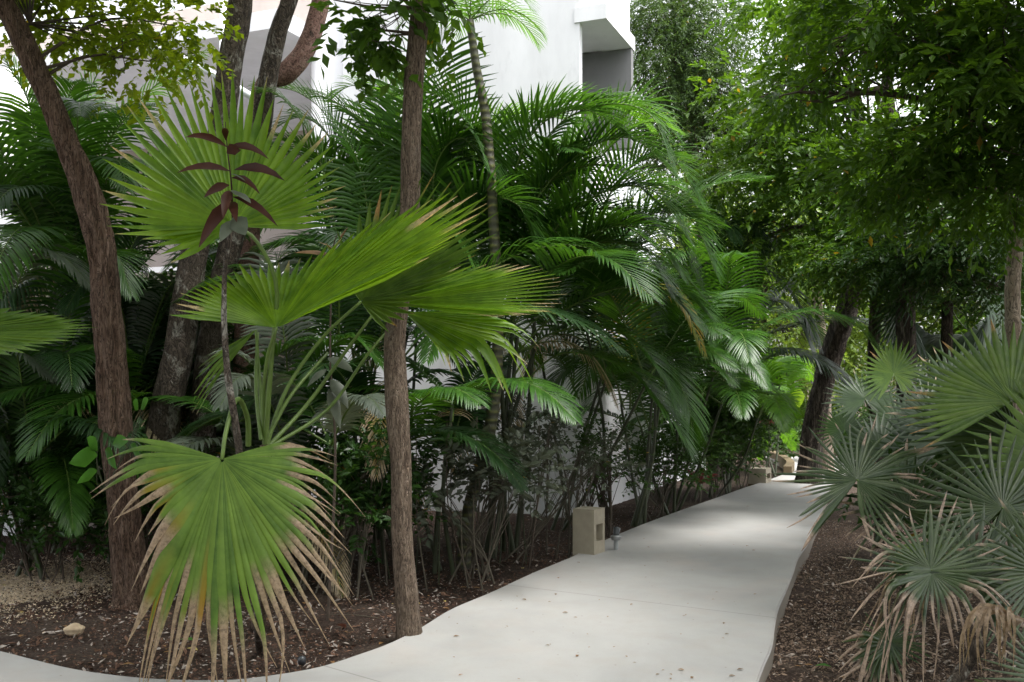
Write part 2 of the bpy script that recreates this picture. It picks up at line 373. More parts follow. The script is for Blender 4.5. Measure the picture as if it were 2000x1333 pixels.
def scatter_chips(n, region, size, dead_p, zadd=0.0, flat=.35):
    x = rng.uniform(region[0], region[1], n); y = region[2] + (region[3] - region[2]) * rng.uniform(0, 1, n) ** 1.3
    ok = ~inside_np(x, y); x, y = x[ok], y[ok]; n = len(x)
    z = ground_z(x, y) + rng.uniform(-.008, .016, n) + zadd
    return x, y, z
def chips_mesh(name, mat, x, y, z, s0, s1, dead_p, aspect=2.2, label=None, cat=None):
    n = len(x); mb = MB(); s = rng.uniform(s0, s1, n) * rng.uniform(.6, 1, n)
    d = unit(np.stack([rng.normal(0, 1, n), rng.normal(0, 1, n), rng.normal(0, .35, n)], -1))
    e = unit(np.cross(d, np.array([0, 0, 1.]) + rng.normal(0, .35, (n, 3)))); h = np.cross(d, e)
    c = np.stack([x, y, z], -1)
    asp = rng.uniform(1, aspect, n)
    a = d * (s * asp)[:, None]; b = e * (s * .6)[:, None]; t = h * (s * .35)[:, None]; t[t[:, 2] < 0] *= -1
    V = np.stack([c - a * .9, c + b - a * .2, c + a, c - b + a * .1, c + t], 1)
    D = np.stack([rng.uniform(0, 1, n), (rng.uniform(0, 1, n) < dead_p) * rng.uniform(.6, 1, n), np.zeros(n)], -1)
    i = np.arange(n)[:, None] * 5
    T = np.concatenate([i + np.array(k) for k in ([0, 1, 4], [1, 2, 4], [2, 3, 4], [3, 0, 4])], 0)
    mb.add(V, None, np.repeat(D[:, None], 5, 1), T=T)
    return tag(mb.build(name, mat, smooth=False), label, cat, kind='stuff')
x, y, z = scatter_chips(90000, (-5.5, 2.4, 4.9, 13), .01, .2)
k = (x < xc(y)); chips_mesh('mulch', M['chip'], x[k], y[k], z[k], .004, .012, .16, 1.5, label='dark bark mulch mixed with white grit left of the path', cat='mulch')
x, y, z = scatter_chips(90000, (.8, 5.0, 4.2, 12), .01, .2)
k = (x > xc(y)); chips_mesh('mulch', M['chip_pale'], x[k], y[k], z[k], .004, .012, .10, 1.8, label='brown bark mulch below the fan palms right of the path', cat='mulch')
x, y, z = scatter_chips(5200, (-4.5, 1.2, 4.9, 10), .01, .2)
k = (x < xc(y)); chips_mesh('bark_pieces', M['chip'], x[k], y[k], z[k] + .006, .012, .028, .25, 1.9, label='larger bark pieces and white stones on the left mulch', cat='bark pieces')
x, y, z = scatter_chips(5000, (.9, 3.5, 4.2, 9), .01, .2)
k = (x > xc(y)); chips_mesh('bark_pieces', M['chip_pale'], x[k], y[k], z[k] + .006, .010, .024, .15, 1.9, label='larger bark pieces on the mulch right of the path', cat='bark pieces')
n = 20000; a = rng.normal(0, 1, (n, 2)); gc = G(55, 1135, .085)
x = gc[0] + a[:, 0] * .36; y = gc[1] + a[:, 1] * .55
chips_mesh('gravel', M['gravel'], x, y, ground_z(x, y) + rng.uniform(-.004, .02, n), .006, .014, .3, 1.4, 'patch of tan gravel on the soil at the far left', 'gravel')

# ---------------------------------------------------------------- the white building
U = np.array([.382, .924, 0.]); Vv = np.array([-.924, .382, 0.]); UP = np.array([0, 0, 1.])
corner = np.array([.81, 11.93, 0.])
RB = np.stack([Vv * -1, U, UP], 1)      # local x = towards the path, y = away along the path, z up
def blk(mb, lo, hi): mb.box(lo, hi, RB, corner)
bld = thing('white_building', corner, 'white rendered apartment building with a concrete canopy behind the palms', 'building')
mb = MB(); blk(mb, (-3.3, 0, -.3), (-2.4, 5, 9)); blk(mb, (-2.4, 0, -.3), (0, .10, 9)); blk(mb, (-2.4, .10, -.3), (0, 2.2, 3.2)); blk(mb, (-2.4, .10, 6.3), (0, 2.2, 9)); blk(mb, (-2.4, 2.2, -.3), (-.3, 2.4, 9))
mb.build('wall', M['wall'], bld, smooth=False)
mb = MB(); blk(mb, (-.06, -.02, 5.98), (.34, 1.25, 6.16)); blk(mb, (-2.397, .103, 6.0), (-.063, 2.197, 6.14)); mb.build('canopy', M['wall'], bld, smooth=False)
mb = MB(); blk(mb, (-2.397, .103, 3.2), (-2.3, 2.197, 5.99)); blk(mb, (-2.297, 2.1, 3.2), (-.3, 2.197, 5.99)); mb.build('recess_wall', M['wall_beige'], bld, smooth=False)  # beige darker than the outer walls, recess shade put into the colour
mb = MB(); blk(mb, (-1.7, 2.06, 3.3), (-.6, 2.097, 5.5)); mb.build('window', M['glass_dark'], bld, smooth=False)
mb = MB(); blk(mb, (-2.29, 1.1, 4.7), (.33, 1.2, 5.978)); mb.build('recess_shade_wall', M['wall_shade'], bld, smooth=False)  # grey end wall stands in for the shaded recess under the canopy
mb = MB(); blk(mb, (-.16, .5, 3.2), (-.003, 1.2, 4.697)); mb.build('parapet', M['wall'], bld, smooth=False)
mb = MB(); blk(mb, (-.25, 2.21, -.3), (0, 7.5, 2.5)); mb.build('side_wall', M['wall'], bld, smooth=False)
# stair side, set back to the left
mb = MB(); blk(mb, (-16, 4.2, -.3), (-4.1, 4.6, 9)); blk(mb, (-4.1, 2.4, -.3), (-3.302, 4.6, 9)); mb.build('rear_wall', M['wall_beige'], bld, smooth=False)
mb = MB(); th = np.linspace(0, 2 * np.pi, 41)[:-1]; cc = corner + RB @ np.array([-3.72, .62, 0]); mb.tube(np.array([[cc[0], cc[1], -.2], [cc[0], cc[1], 9.]]), .41, 40)
mb.build('column', M['wall'], bld)
mb = MB(); blk(mb, (-16, -.4, 6.35), (-4.0, 4.19, 6.6)); mb.build('balcony_slab', M['wall'], bld, smooth=False)
mb = MB(); blk(mb, (-16, -.3, 3.1), (-4.2, 4.19, 3.3)); mb.build('balcony_slab', M['wall'], bld, smooth=False)
pl = P(431, 300, 11.9); mb = MB(); mb.tube(np.array([[pl[0], pl[1], 3.3], [pl[0] + .03, pl[1], 6.35]]), .038, 12); mb.build('pole', M['white_paint'], bld)
mb = MB(); mb.tube(spline([P(300, 92, 11.6), P(370, 122, 11.7), P(430, 153, 11.75), P(492, 190, 11.8)], 10), .045, 10); mb.build('handrail', M['white_paint'], bld)
# low garden wall left of the building
gw = thing('garden_wall', (-6, 11.5, 0), 'pale garden wall with a round white post behind the plants at the far left', 'wall')
mb = MB(); mb.box((-12, 11.2, -.2), (-3.4, 11.4, 2.9)); mb.build('panel', M['wall_beige'], gw, smooth=False)
mb = MB(); q = P(28, 600, 10.6); mb.tube(np.array([[q[0], q[1], -.2], [q[0], q[1], 4.95]]), .17, 24); mb.build('post', M['wall'], gw)

# ---------------------------------------------------------------- bollards, spike light
def bollard(px, py, d, s, h, label, rot=None, stain=True):
    c = P(px, py, d); c[2] = .0
    t = thing('bollard_light', c, label, 'bollard light', 'concrete bollard lights beside the path')
    ra = math.radians(-9); R = np.array([[math.cos(ra), math.sin(ra), 0], [-math.sin(ra), math.cos(ra), 0], [0, 0, 1]]) .T @ RB; hw = s / 2
    def bb(mb, lo, hi): mb.box(lo, hi, R, c)
    mb = MB(); z1 = .12 + h; a0, a1 = .12 + h * .28, .12 + h * .66
    bb(mb, (-hw, -hw, a1), (hw, hw, z1)); bb(mb, (-hw, -hw, .10), (hw, hw, a0))
    bb(mb, (-hw, -hw, a0), (hw, -hw + s * .2, a1)); bb(mb, (-hw, hw - s * .2, a0), (hw, hw, a1)); bb(mb, (-hw, -hw + s * .2, a0), (-hw + s * .25, hw - s * .2, a1))
    # merge into one body with soft edges
    body = mb.build('housing', M['bollard'], t, smooth=False)
    bm = bmesh.new(); bm.from_mesh(body.data); bmesh.ops.remove_doubles(bm, verts=bm.verts, dist=1e-5); bm.to_mesh(body.data); bm.free()
    mb = MB(); bb(mb, (-hw + s * .25, -hw + s * .2, a0 + .004), (-hw + s * .3, hw - s * .2, a1 - .004)); mb.build('lens', M['metal'], t, smooth=False)
    mb = MB(); bb(mb, (-hw - .004, -hw - .004, -.1), (hw + .004, hw + .004, .098)); mb.build('footing', M['bollard_stain'], t, smooth=False)
    return t
b1 = bollard(1150, 1070, 9.0, .215, .40, 'square tan concrete bollard light with a slot, nearest the camera')
bollard(1484, 925, 15.6, .28, .22, 'low square concrete bollard light at the far bend of the path')
c = P(1203, 1040, 9.15); c[2] = .08
t = thing('spike_light', c, 'small grey metal spike spotlight just right of the tan bollard', 'garden light')
mb = MB(); mb.tube([c + [0, 0, -.02], c + [0, 0, .13]], .022, 12); mb.build('stake', M['metal'], t)
mb = MB(); mb.tube([c + [0, 0, .13], c + [.0, 0, .16], c + [.0, 0, .165]], [.042, .05, .05], 16); mb.build('collar', M['metal'], t)
mb = MB(); mb.tube([c + [0, 0, .165], c + [.01, 0, .24]], [.028, .034], 14); mb.build('head', M['glass_dark'], t)
c = P(590, 1240, 5.5); c[2] = .09
t = thing('ground_light', c, 'small round black spotlight sunk in the mulch under the drooping fan leaf', 'garden light')
mb = MB(); mb.tube([c, c + [0, -.01, .03]], [.022, .024], 14); mb.build('housing', M['black'], t)
mb = MB(); mb.tube([c + [0, -.01, .0315], c + [0, -.011, .034]], [.018, .018], 14); mb.build('lens', M['glass_dark'], t)
kb = MB(); kp = spline([G(1500, 893), G(1522, 903), G(1536, 915), G(1530, 926)], 14)
for i in range(len(kp) - 1):
    a, b = kp[i], kp[i + 1]; dn = unit(np.cross(b - a, UP)); V = [a - dn * .14, a, b, b - dn * .14]
    lo = [v + [0, 0, -.2] for v in V]; hi = [v + [0, 0, .13] for v in V]
    n0 = 0; kb.add(np.array(lo + hi), [[0, 3, 2, 1], [4, 5, 6, 7], [0, 1, 5, 4], [1, 2, 6, 5], [2, 3, 7, 6], [3, 0, 4, 7]])
tag(kb.build('low_wall', M['bollard_stain'], smooth=False), 'low curved concrete kerb wall at the far bend of the path', 'wall')

# ---------------------------------------------------------------- leaf builders
def fan_leaf(name, parent, hub, tips, n, mat, split=.55, fold=.35, bow=0.0, droop=.0, tipdroop=0.0, jit=.06, dead=0.0, dead_at=.75, yellow=0.0, k=11, seed=1, closed=False, wide=1.0, sagseg=.0, thin=.9):
    r = np.random.default_rng(seed)
    tp = spline(tips, n); hub = np.asarray(hub, float)
    if jit: tp = hub + (tp - hub) * (1 + r.normal(0, jit, n))[:, None]
    D0 = tp - hub; L = np.linalg.norm(D0, axis=1)
    t = np.concatenate([[.015], np.linspace(.12, 1, k - 1)]); tt = t[None, :, None]
    neigh = np.gradient(tp, axis=0)
    Nn = unit(np.cross(D0, neigh)); mN = unit(Nn.mean(0)); Nn = unit(Nn + mN * .3)
    if mN[2] < 0 and abs(mN[2]) > .3: pass
    Cn = hub + D0[:, None, :] * tt
    Cn = Cn + Nn[:, None, :] * (bow * L)[:, None, None] * (np.sin(np.pi * tt * .9))
    Cn = Cn + np.array([0, 0, -1.]) * (droop * L)[:, None, None] * tt ** 2
    tb = np.clip(split + r.uniform(0, .25, n), 0, .9)[:, None]
    td = np.clip((t[None, :] - tb) / (1 - tb), 0, 1)
    amt = tipdroop * r.uniform(.3, 1.3, n)[:, None] * L[:, None]
    # drooping tips keep their length: slide back along the ray while falling
    Cn = Cn + np.array([0, 0, -1.]) * (amt * td ** 1.2 * (1 - tb))[..., None]
    shr = np.clip(tipdroop, 0, 1) * .55 * (td ** 1.4 * (1 - tb))
    Cn = Cn - D0[:, None, :] * shr[..., None]
    lat = unit(neigh)
    if sagseg: Cn = Cn + lat[:, None, :] * (r.normal(0, sagseg, n) * L)[:, None, None] * (td ** 1.5)[..., None]
    S = unit(np.gradient(Cn, axis=0)); T = unit(np.gradient(Cn, axis=1)); S = unit(S - (S * T).sum(-1, keepdims=True) * T)
    wfull = np.linalg.norm(np.gradient(hub + D0[:, None, :] * tt, axis=0), axis=-1) * .5 * wide
    sp = np.clip(split + r.normal(0, .03, n), .1, .95)[:, None]
    wsp = np.linalg.norm(neigh, axis=-1)[:, None] * .5 * sp * wide
    past = np.clip((t[None, :] - sp) / (1 - sp), 0, 1)
    W = np.where(t[None, :] <= sp, wfull, wsp * (1 - past) ** thin) + .0008
    N = np.cross(T, S); N *= np.sign((N * Nn[:, None, :]).sum(-1, keepdims=True))
    D = np.zeros((n, len(t), 3)); D[..., 0] = r.uniform(0, 1, n)[:, None]
    if dead:
        da = dead_at + r.normal(0, .10, n)[:, None]
        has = (r.uniform(0, 1, n) < dead)[:, None]
        D[..., 1] = np.clip((t[None, :] - da) / .07, 0, 1) * has
    if yellow: D[..., 2] = np.clip((t[None, :] - .5) * 1.5, 0, 1) * r.uniform(0, 1, n)[:, None] * yellow
    mb = MB(); mb.strips(Cn, W, S, N, fold, D)
    return mb.build(name, mat, parent)

def stalk(parent, pts, r0, r1, mat=None, name='petiole', sides=7):
    mb = MB(); p = spline(pts, 16); mb.tube(p, np.linspace(r0, r1, 16), sides); return mb.build(name, mat or M['stalk'], parent)

def rim(hub, A, B, R, a0, a1, n=9, la=0.15, seed=0, cup=0.0):
    """rim points of a round leaf in the plane A,B"""
    th = np.linspace(math.radians(a0), math.radians(a1), n); A = unit(A); B = unit(B); Nn = np.cross(A, B)
    s = np.linspace(-1, 1, n)
    return [hub + (math.cos(t) * A + math.sin(t) * B + Nn * cup) * R * (1 - la * abs(q) ** 2.5) for t, q in zip(th, s)]

def frond_mb(mb, pts, nl=42, Ll=.42, wl=.012, roll=0.0, vee=.35, droop=.35, a0=68, a1=28, start=.22, seed=1, yellow=0.0, dead=0.0, k=5, up=(0, 0, 1), rad=.009):
    r = np.random.default_rng(seed)
    R = spline(pts, 40); seg = np.linalg.norm(np.diff(R, axis=0), axis=1); cum = np.concatenate([[0], np.cumsum(seg)]); cum /= cum[-1]
    u = np.linspace(start, 1, nl); B = np.stack([np.interp(u, cum, R[:, i]) for i in range(3)], -1)
    T = unit(np.gradient(R, axis=0)); T = unit(np.stack([np.interp(u, cum, T[:, i]) for i in range(3)], -1))
    upv = np.asarray(up, float); S = np.cross(T, upv); bad = np.linalg.norm(S, axis=1) < .25
    S[bad] += np.array([1, 0, 0]) * .5; S = unit(S)
    S = unit(S + S.mean(0) * 1.0)
    S = unit(S - (S * T).sum(-1, keepdims=True) * T); Uu = np.cross(S, T)
    cr, sr = math.cos(roll), math.sin(roll); S2 = S * cr + Uu * sr; U2 = Uu * cr - S * sr
    q = (u - start) / (1 - start)
    ln = Ll * (np.sin(np.pi * np.clip(q * .84 + .13, 0, 1)) ** .7)
    ang = np.radians(a0 + (a1 - a0) * q)
    t = np.linspace(0, 1, k)
    for sgn in (1, -1):
        n = nl; jl = ln * (1 + r.normal(0, .03, n)); an = ang + r.normal(0, .028, n)
        vv = vee + r.normal(0, .035, n)
        d0 = T * np.cos(an)[:, None] + (sgn * S2 * np.cos(vv)[:, None] + U2 * np.sin(vv)[:, None]) * np.sin(an)[:, None]
        dr = droop * r.uniform(.88, 1.12, n)
        pos = [B.copy()]; p = B.copy()
        for j in range(1, k):
            d = unit(d0 + np.array([0, 0, -1.]) * (dr * (t[j] ** 1.1) * 1.6)[:, None]); p = p + d * (jl / (k - 1))[:, None]; pos.append(p.copy())
        Cn = np.stack(pos, 1); Tl = unit(np.gradient(Cn, axis=1))
        Sl = unit(np.cross(Tl, np.cross(T, S2)[:, None, :] + 0 * Tl)); 
        N = unit(np.cross(Tl, Sl)); Sl = np.cross(N, Tl)
        prof = np.interp(t, [0, .15, .5, .85, 1], [.45, .95, 1, .55, .05])
        W = wl * prof[None, :] * (jl / Ll)[:, None] ** .5
        D = np.zeros((n, k, 3)); D[..., 0] = r.uniform(0, 1, n)[:, None]
        D[..., 2] = yellow * r.uniform(.3, 1, n)[:, None]
        if dead: D[..., 1] = np.clip((t[None, :] - .3) / .3, 0, 1) * (r.uniform(0, 1, n) < dead)[:, None]
        mb.strips(Cn, W, Sl, N, .35, D)
    return R

def frond(parent, pts, mat, rad=.010, **kw):
    mb = MB(); R = frond_mb(mb, pts, **kw); o = mb.build('frond', mat, parent)
    mb2 = MB(); mb2.tube(R, np.linspace(rad, .0025, len(R)), 6); r = mb2.build('rachis', M['stalk'], o)
    return o

def rand_frond_pts(o, az, elev, L, sag):
    d = np.array([math.cos(az) * math.cos(elev), math.sin(az) * math.cos(elev), math.sin(elev)])
    pts = [np.array(o, float)]; p = pts[0].copy(); n = 5
    for i in range(n):
        dd = unit(d + np.array([0, 0, -1.]) * sag * (i / (n - 1)) ** 1.4); p = p + dd * L / n; pts.append(p.copy())
    return pts

def frond_px(l): return [P(a, b, c) for a, b, c in l]

# ---------------------------------------------------------------- fan palm left of centre
fp = thing('fan_palm', G(505, 1210, .09), 'bright green fan palm with huge pleated leaves and one browning drooping leaf', 'palm')
base = G(505, 1210, .09)
mb = MB(); mb.tube(spline([base - [0, 0, .05], P(515, 1100, 5.75), P(520, 960, 5.75), P(517, 870, 5.75)], 24), np.linspace(.045, .03, 24), 14, .12, .05, 3); mb.build('trunk', M['bark_brown'], fp)
crown = P(517, 880, 5.75)
# upright round leaf
hubA = P(455, 442, 5.35)
tipsA = [P(*q) for q in [(335, 512, 5.2), (262, 470, 5.2), (205, 425, 5.25), (205, 350, 5.3), (218, 262, 5.35), (262, 195, 5.45), (335, 158, 5.55), (400, 150, 5.6), (462, 138, 5.6), (525, 172, 5.6), (585, 205, 5.6), (636, 270, 5.55), (662, 330, 5.5), (668, 385, 5.5), (640, 440, 5.45)]]
o = fan_leaf('frond', fp, hubA, tipsA, 42, M['fan_bright'], split=.62, fold=.85, bow=.03, jit=.035, dead=.75, dead_at=.96, seed=2)
tag(o, 'large round upright leaf'); stalk(o, [crown, P(530, 700, 5.6), P(540, 560, 5.5), P(500, 470, 5.4), hubA], .016, .009)
# wide leaf seen low from the side
hubB = P(540, 641, 5.4)
tipsB = [P(*q) for q in [(325, 616, 5.1), (352, 582, 5.25), (378, 558, 5.4), (418, 540, 5.6), (470, 522, 5.8), (530, 512, 5.9), (600, 500, 5.9), (690, 455, 5.8), (790, 408, 5.65), (890, 375, 5.5), (955, 392, 5.3), (930, 440, 5.15), (850, 500, 5.05)]]
o = fan_leaf('frond', fp, hubB, tipsB, 40, M['fan_bright'], split=.70, fold=.8, bow=-.02, jit=.03, dead=.6, dead_at=.95, seed=5)
stalk(o, [crown, P(515, 780, 5.7), P(522, 700, 5.55), hubB], .014, .009)
hubC = P(705, 590, 6.0)
tipsC = [P(*q) for q in [(640, 480, 6.0), (720, 400, 6.1), (800, 350, 6.1), (880, 345, 6.0), (945, 400, 5.9), (955, 470, 5.9), (900, 530, 5.9), (820, 600, 5.9), (760, 650, 5.9)]]
o = fan_leaf('frond', fp, hubC, tipsC, 32, M['fan_right'], split=.58, fold=.85, jit=.04, dead=.6, dead_at=.94, seed=6)
stalk(o, [crown, P(560, 760, 5.9), P(630, 660, 6.0), hubC], .014, .009)
hubD = P(745, 592, 6.35)
tipsD = [P(*q) for q in [(900, 520, 6.5), (1010, 515, 6.45), (1075, 530, 6.35), (1100, 562, 6.3), (1098, 600, 6.25), (1060, 612, 6.2), (980, 620, 6.2)]]
o = fan_leaf('frond', fp, hubD, tipsD, 28, M['fan_bright'], split=.62, fold=.85, jit=.02, dead=.9, dead_at=.95, seed=7)
stalk(o, [crown, P(600, 790, 6.1), P(680, 680, 6.2), hubD], .014, .009)
hubE = P(790, 610, 6.5)
tipsE = [P(*q) for q in [(1040, 615, 6.5), (1085, 650, 6.4), (1075, 690, 6.3), (1000, 700, 6.2), (930, 720, 6.2), (880, 700, 6.2)]]
o = fan_leaf('frond', fp, hubE, tipsE, 16, M['fan_bright'], split=.6, fold=.5, jit=.05, dead=.6, dead_at=.95, tipdroop=.7, seed=8)
stalk(o, [crown, P(640, 800, 6.2), P(720, 690, 6.3), hubE], .012, .008)
# drooping browning leaf
hubF = P(434, 897, 5.05)
tipsF = [P(*q) for q in [(200, 850, 5.2), (178, 935, 5.05), (215, 1010, 4.95), (262, 1120, 4.9), (250, 1330, 4.9), (330, 1370, 4.88), (420, 1385, 4.86), (510, 1365, 4.86), (610, 1330, 4.88), (680, 1235, 4.9), (700, 1130, 4.95), (690, 1040, 5.0), (690, 975, 5.1), (690, 905, 5.2), (640, 862, 5.3)]]
o = fan_leaf('frond', fp, hubF, tipsF, 54, M['fan_old'], split=.52, fold=.8, bow=.06, jit=.08, dead=1, dead_at=.60, tipdroop=.36, yellow=.0, seed=9, k=16, sagseg=.065, thin=1.25)
tag(o, 'drooping leaf with dry brown ribbon tips')
D = np.zeros(len(o.data.vertices) * 3, np.float32); at = o.data.attributes['leafdata']; at.data.foreach_get('vector', D); D = D.reshape(54, 16, 3, 3)
tt = np.linspace(0, 1, 16)
for i in list(range(5, 22)):
    D[i, :, :, 2] = np.clip((tt - rng.uniform(.2, .55)) * 3, 0, 1)[:, None] * (rng.uniform(0, 1, 3) > .45)[None, :] * rng.uniform(.4, 1)
    if rng.uniform() < .35: D[i, :, 0, 1] = np.maximum(D[i, :, 0, 1], np.clip((tt - .4) * 6, 0, 1))
at.data.foreach_set('vector', D.ravel())
stalk(o, [P(485, 870, 5.7), P(484, 820, 5.6), P(470, 783, 5.4), P(456, 790, 5.25), P(440, 850, 5.1), hubF], .017, .010)
# folded hanging leaf behind
hubH = P(500, 645, 5.9)
tipsH = [P(*q) for q in [(372, 760, 5.8), (368, 800, 5.8), (380, 720, 5.9), (420, 700, 6.0), (480, 655, 6.1)]]
o = fan_leaf('frond', fp, hubH, tipsH, 14, M['fan_old'], split=.4, fold=.6, jit=.06, dead=.6, dead_at=.93, tipdroop=.3, seed=10)
stalk(o, [crown, P(508, 760, 5.85), hubH], .012, .009)
for q in [[(520, 860, 5.75), (570, 770, 5.9), (640, 690, 6.2)], [(510, 860, 5.7), (500, 760, 5.8), (503, 650, 5.95)]]:
    stalk(fp, [P(*c) for c in q], .013, .009, name='petiole')
# leaf of a neighbouring palm entering at the left edge
fp2 = thing('fan_palm', G(-220, 1150, .09), 'fan palm of which one flat green leaf enters at the left edge', 'palm')
hub = P(-130, 650, 6.0)
o = fan_leaf('frond', fp2, hub, [P(*q) for q in [(-60, 560, 6.3), (20, 600, 6.3), (110, 615, 6.2), (172, 632, 6.1), (165, 655, 5.95), (90, 680, 5.8), (0, 700, 5.7)]], 24, M['fan_right'], split=.8, fold=.35, jit=.02, seed=14)
stalk(o, [G(-220, 1150, .09), P(-180, 850, 6.4), hub], .02, .009)
mb = MB(); mb.tube(spline([G(-220, 1150, .05), P(-215, 1050, 7.1)], 8), .06, 12); mb.build('trunk', M['bark_brown'], fp2)

# ---------------------------------------------------------------- leafy twig crowns
def sprays(mb, centers, dirs, L, nl, ll, lw, spread=.9, hang=.35, r=rng, bright=None):
    """pinnate leaf sprays: n twigs, nl leaves each"""
    n = len(centers); d = unit(dirs + r.normal(0, .25, (n, 3)))
    S = unit(np.cross(d, UP + r.normal(0, .35, (n, 3)))); 
    u = np.linspace(.08, 1, nl)
    sg = np.where(np.arange(nl) % 2 == 0, 1., -1.)
    Ls = L * r.uniform(.6, 1.25, n)
    B = centers[:, None, :] + d[:, None, :] * (Ls[:, None] * u)[..., None] + np.array([0, 0, -1.]) * (hang * Ls[:, None] * u ** 2)[..., None]
    ld = d[:, None, :] * .75 + S[:, None, :] * (sg * spread)[None, :, None] + r.normal(0, .28, (n, nl, 3)) + np.array([0, 0, -hang])
    ld = unit(ld); le = ll * r.uniform(.65, 1.2, (n, nl))
    Tt = B + ld * le[..., None]
    Sx = unit(np.cross(ld, UP + r.normal(0, .45, (n, nl, 3))))
    D = np.zeros((n, nl, 3)); base = r.uniform(0, 1, n) if bright is None else bright
    D[..., 0] = np.clip(base[:, None] * .75 + r.uniform(0, .3, (n, nl)), 0, 1); D[..., 2] = (r.uniform(0, 1, (n, nl)) < .003) * .7
    m = n * nl
    mb.diamonds(B.reshape(m, 3), Tt.reshape(m, 3), Sx.reshape(m, 3), (lw * le / ll).reshape(m), D.reshape(m, 3))

def blob_points(blobs, n, r, shell=.5):
    """clumped points inside pixel-placed ellipsoids (px,py,d,rx,rz,ry) in metres"""
    vol = np.array([b[3] * b[4] * b[5] for b in blobs]) ** .75; ch = r.choice(len(blobs), n, p=vol / vol.sum())
    B = np.array([list(P(b[0], b[1], b[2])) + [b[3], b[5], b[4]] for b in blobs])
    v = unit(r.normal(0, 1, (n, 3))) * (r.uniform(0, 1, n) ** shell)[:, None]
    return B[ch, :3] + v * B[ch, 3:], v

def crown(parent, trunk_pts, blobs, mat, ntwig, L, nl, ll, lw, seed=1, limb_r=.035, hang=.35, nclump=None, bmat=None, name='crown', dens=.35, nb=14):
    r = np.random.default_rng(seed)
    nc = nclump or max(8, ntwig // 22)
    cc, cv = blob_points(blobs, nc, r, .45)
    sel = r.integers(0, nc, ntwig)
    pts = cc[sel] + r.normal(0, 1, (ntwig, 3)) * np.array([dens, dens, dens * .55])
    out = unit(pts - cc[sel] + cv[sel] * .3 + np.array([0, 0, -.05]))
    clumpb = r.uniform(0, 1, nc)
    mb = MB(); sprays(mb, pts, out, L, nl, ll, lw, hang=hang, r=r, bright=np.clip(clumpb[sel] + r.normal(0, .15, ntwig), 0, 1)); o = mb.build(name, mat, parent, smooth=False)
    # limbs
    lm = MB(); tp = np.asarray(trunk_pts)
    for b in blobs:
        e = P(b[0], b[1], b[2]); s = tp[np.argmin(np.linalg.norm(tp - e, axis=1))]
        mid = (s + e) / 2 + r.normal(0, .12, 3) * np.linalg.norm(e - s) * .6 + [0, 0, .08 * np.linalg.norm(e - s)]
        q = spline([s, mid, e], 14); lm.tube(q, np.linspace(limb_r, limb_r * .35, 14), 7, .05)
        near = cc[np.linalg.norm(cc - e, axis=1) < max(b[3:]) * 1.15]
        for c_ in near[:nb]:
            s2 = q[r.integers(8, 14)]; m2 = (s2 + c_) / 2 + r.normal(0, .06, 3)
            lm.tube(spline([s2, m2, c_], 7), np.linspace(min(.011, limb_r * .28), .003, 7), 4)
    lm.build('branches', bmat or M['twig'], parent)
    return o
def tree(name, label, pts, radii, bark, blobs, mat, ntwig, L, nl, ll, lw, seed, cat='tree', lump=.06, flute=.03, sides=20, **kw):
    p = spline(pts, 90); b = p[0]
    t = thing(name, (b[0], b[1], 0), label, cat)
    mb = MB(); rr = np.interp(np.linspace(0, 1, 90), np.linspace(0, 1, len(radii)), radii)
    h_ = np.abs(p[:, 2]); rr = rr * (1 + .45 * np.exp(-h_ / .07)); mb.tube(p, rr, sides, lump, flute, seed); mb.build('trunk', bark, t)
    if blobs: crown(t, p[45:], blobs, mat, ntwig, L, nl, ll, lw, seed, **kw)
    return t
def gz(x, y): return float(ground_z(np.array(x), np.array(y)))
def base_pt(px, d, z=-.05):
    return np.array([(px - 1000) / F * d, d, z])

# left leaning red-brown trunk
tree('leaning_tree', 'red-brown shaggy barked tree trunk leaning across the far left', [base_pt(262, 7.2), P(250, 1080, 7.2), P(228, 860, 7.15), P(212, 650, 7.1), P(190, 450, 7.0), P(125, 265, 6.9), (P(45, 80, 6.8)), P(-10, -40, 6.75), P(-50, -220, 6.7)],
     [.13, .112, .105, .098, .092, .08, .07, .065, .06], M['bark_red'],
     [(200, 50, 7.4, .45, .22, .4), (120, 40, 7.6, .35, .25, .4), (290, 120, 7.3, .3, .3, .4), (340, 50, 7.3, .2, .25, .4), (240, 110, 7.2, .3, .2, .4), (250, -150, 7.4, .9, .3, 1.0), (40, -80, 7.4, .5, .3, .6), (-100, -300, 6.5, 1.0, .4, 1.2)], M['tree_yellow'], 1000, .2, 10, .075, .024, 21, sides=44, flute=.075, lump=.09, dens=.12, nclump=110, hang=.3, limb_r=.013, nb=4)
# slim trunk in the middle
tree('slim_tree', 'slim brown barked tree rising beside the path edge left of centre', [base_pt(802, 6.05), P(797, 1200, 6.05), P(785, 1050, 6.05), P(783, 900, 6.05), P(775, 780, 6.05), P(772, 660, 6.1), P(788, 520, 6.1), P(800, 400, 6.1), P(806, 200, 6.1), P(822, 0, 6.1), P(830, -150, 6.1), P(835, -350, 6.1)],
     [.078, .068, .066, .062, .07, .066, .064, .058, .062, .055, .05, .04], M['bark_brown'],
     [(740, 10, 6.0, .28, .14, .25), (700, 50, 6.1, .12, .10, .2), (870, 20, 6.3, .12, .12, .2), (650, 0, 6.1, .15, .08, .2), (760, 70, 6.1, .12, .07, .2), (600, -260, 6.2, .9, .3, .9), (980, -300, 6.2, .9, .3, .9)], M['tree_leaf'], 420, .16, 8, .10, .03, 22, dens=.09, sides=22, flute=.03, lump=.05, nclump=60, hang=.45, limb_r=.011, nb=5)
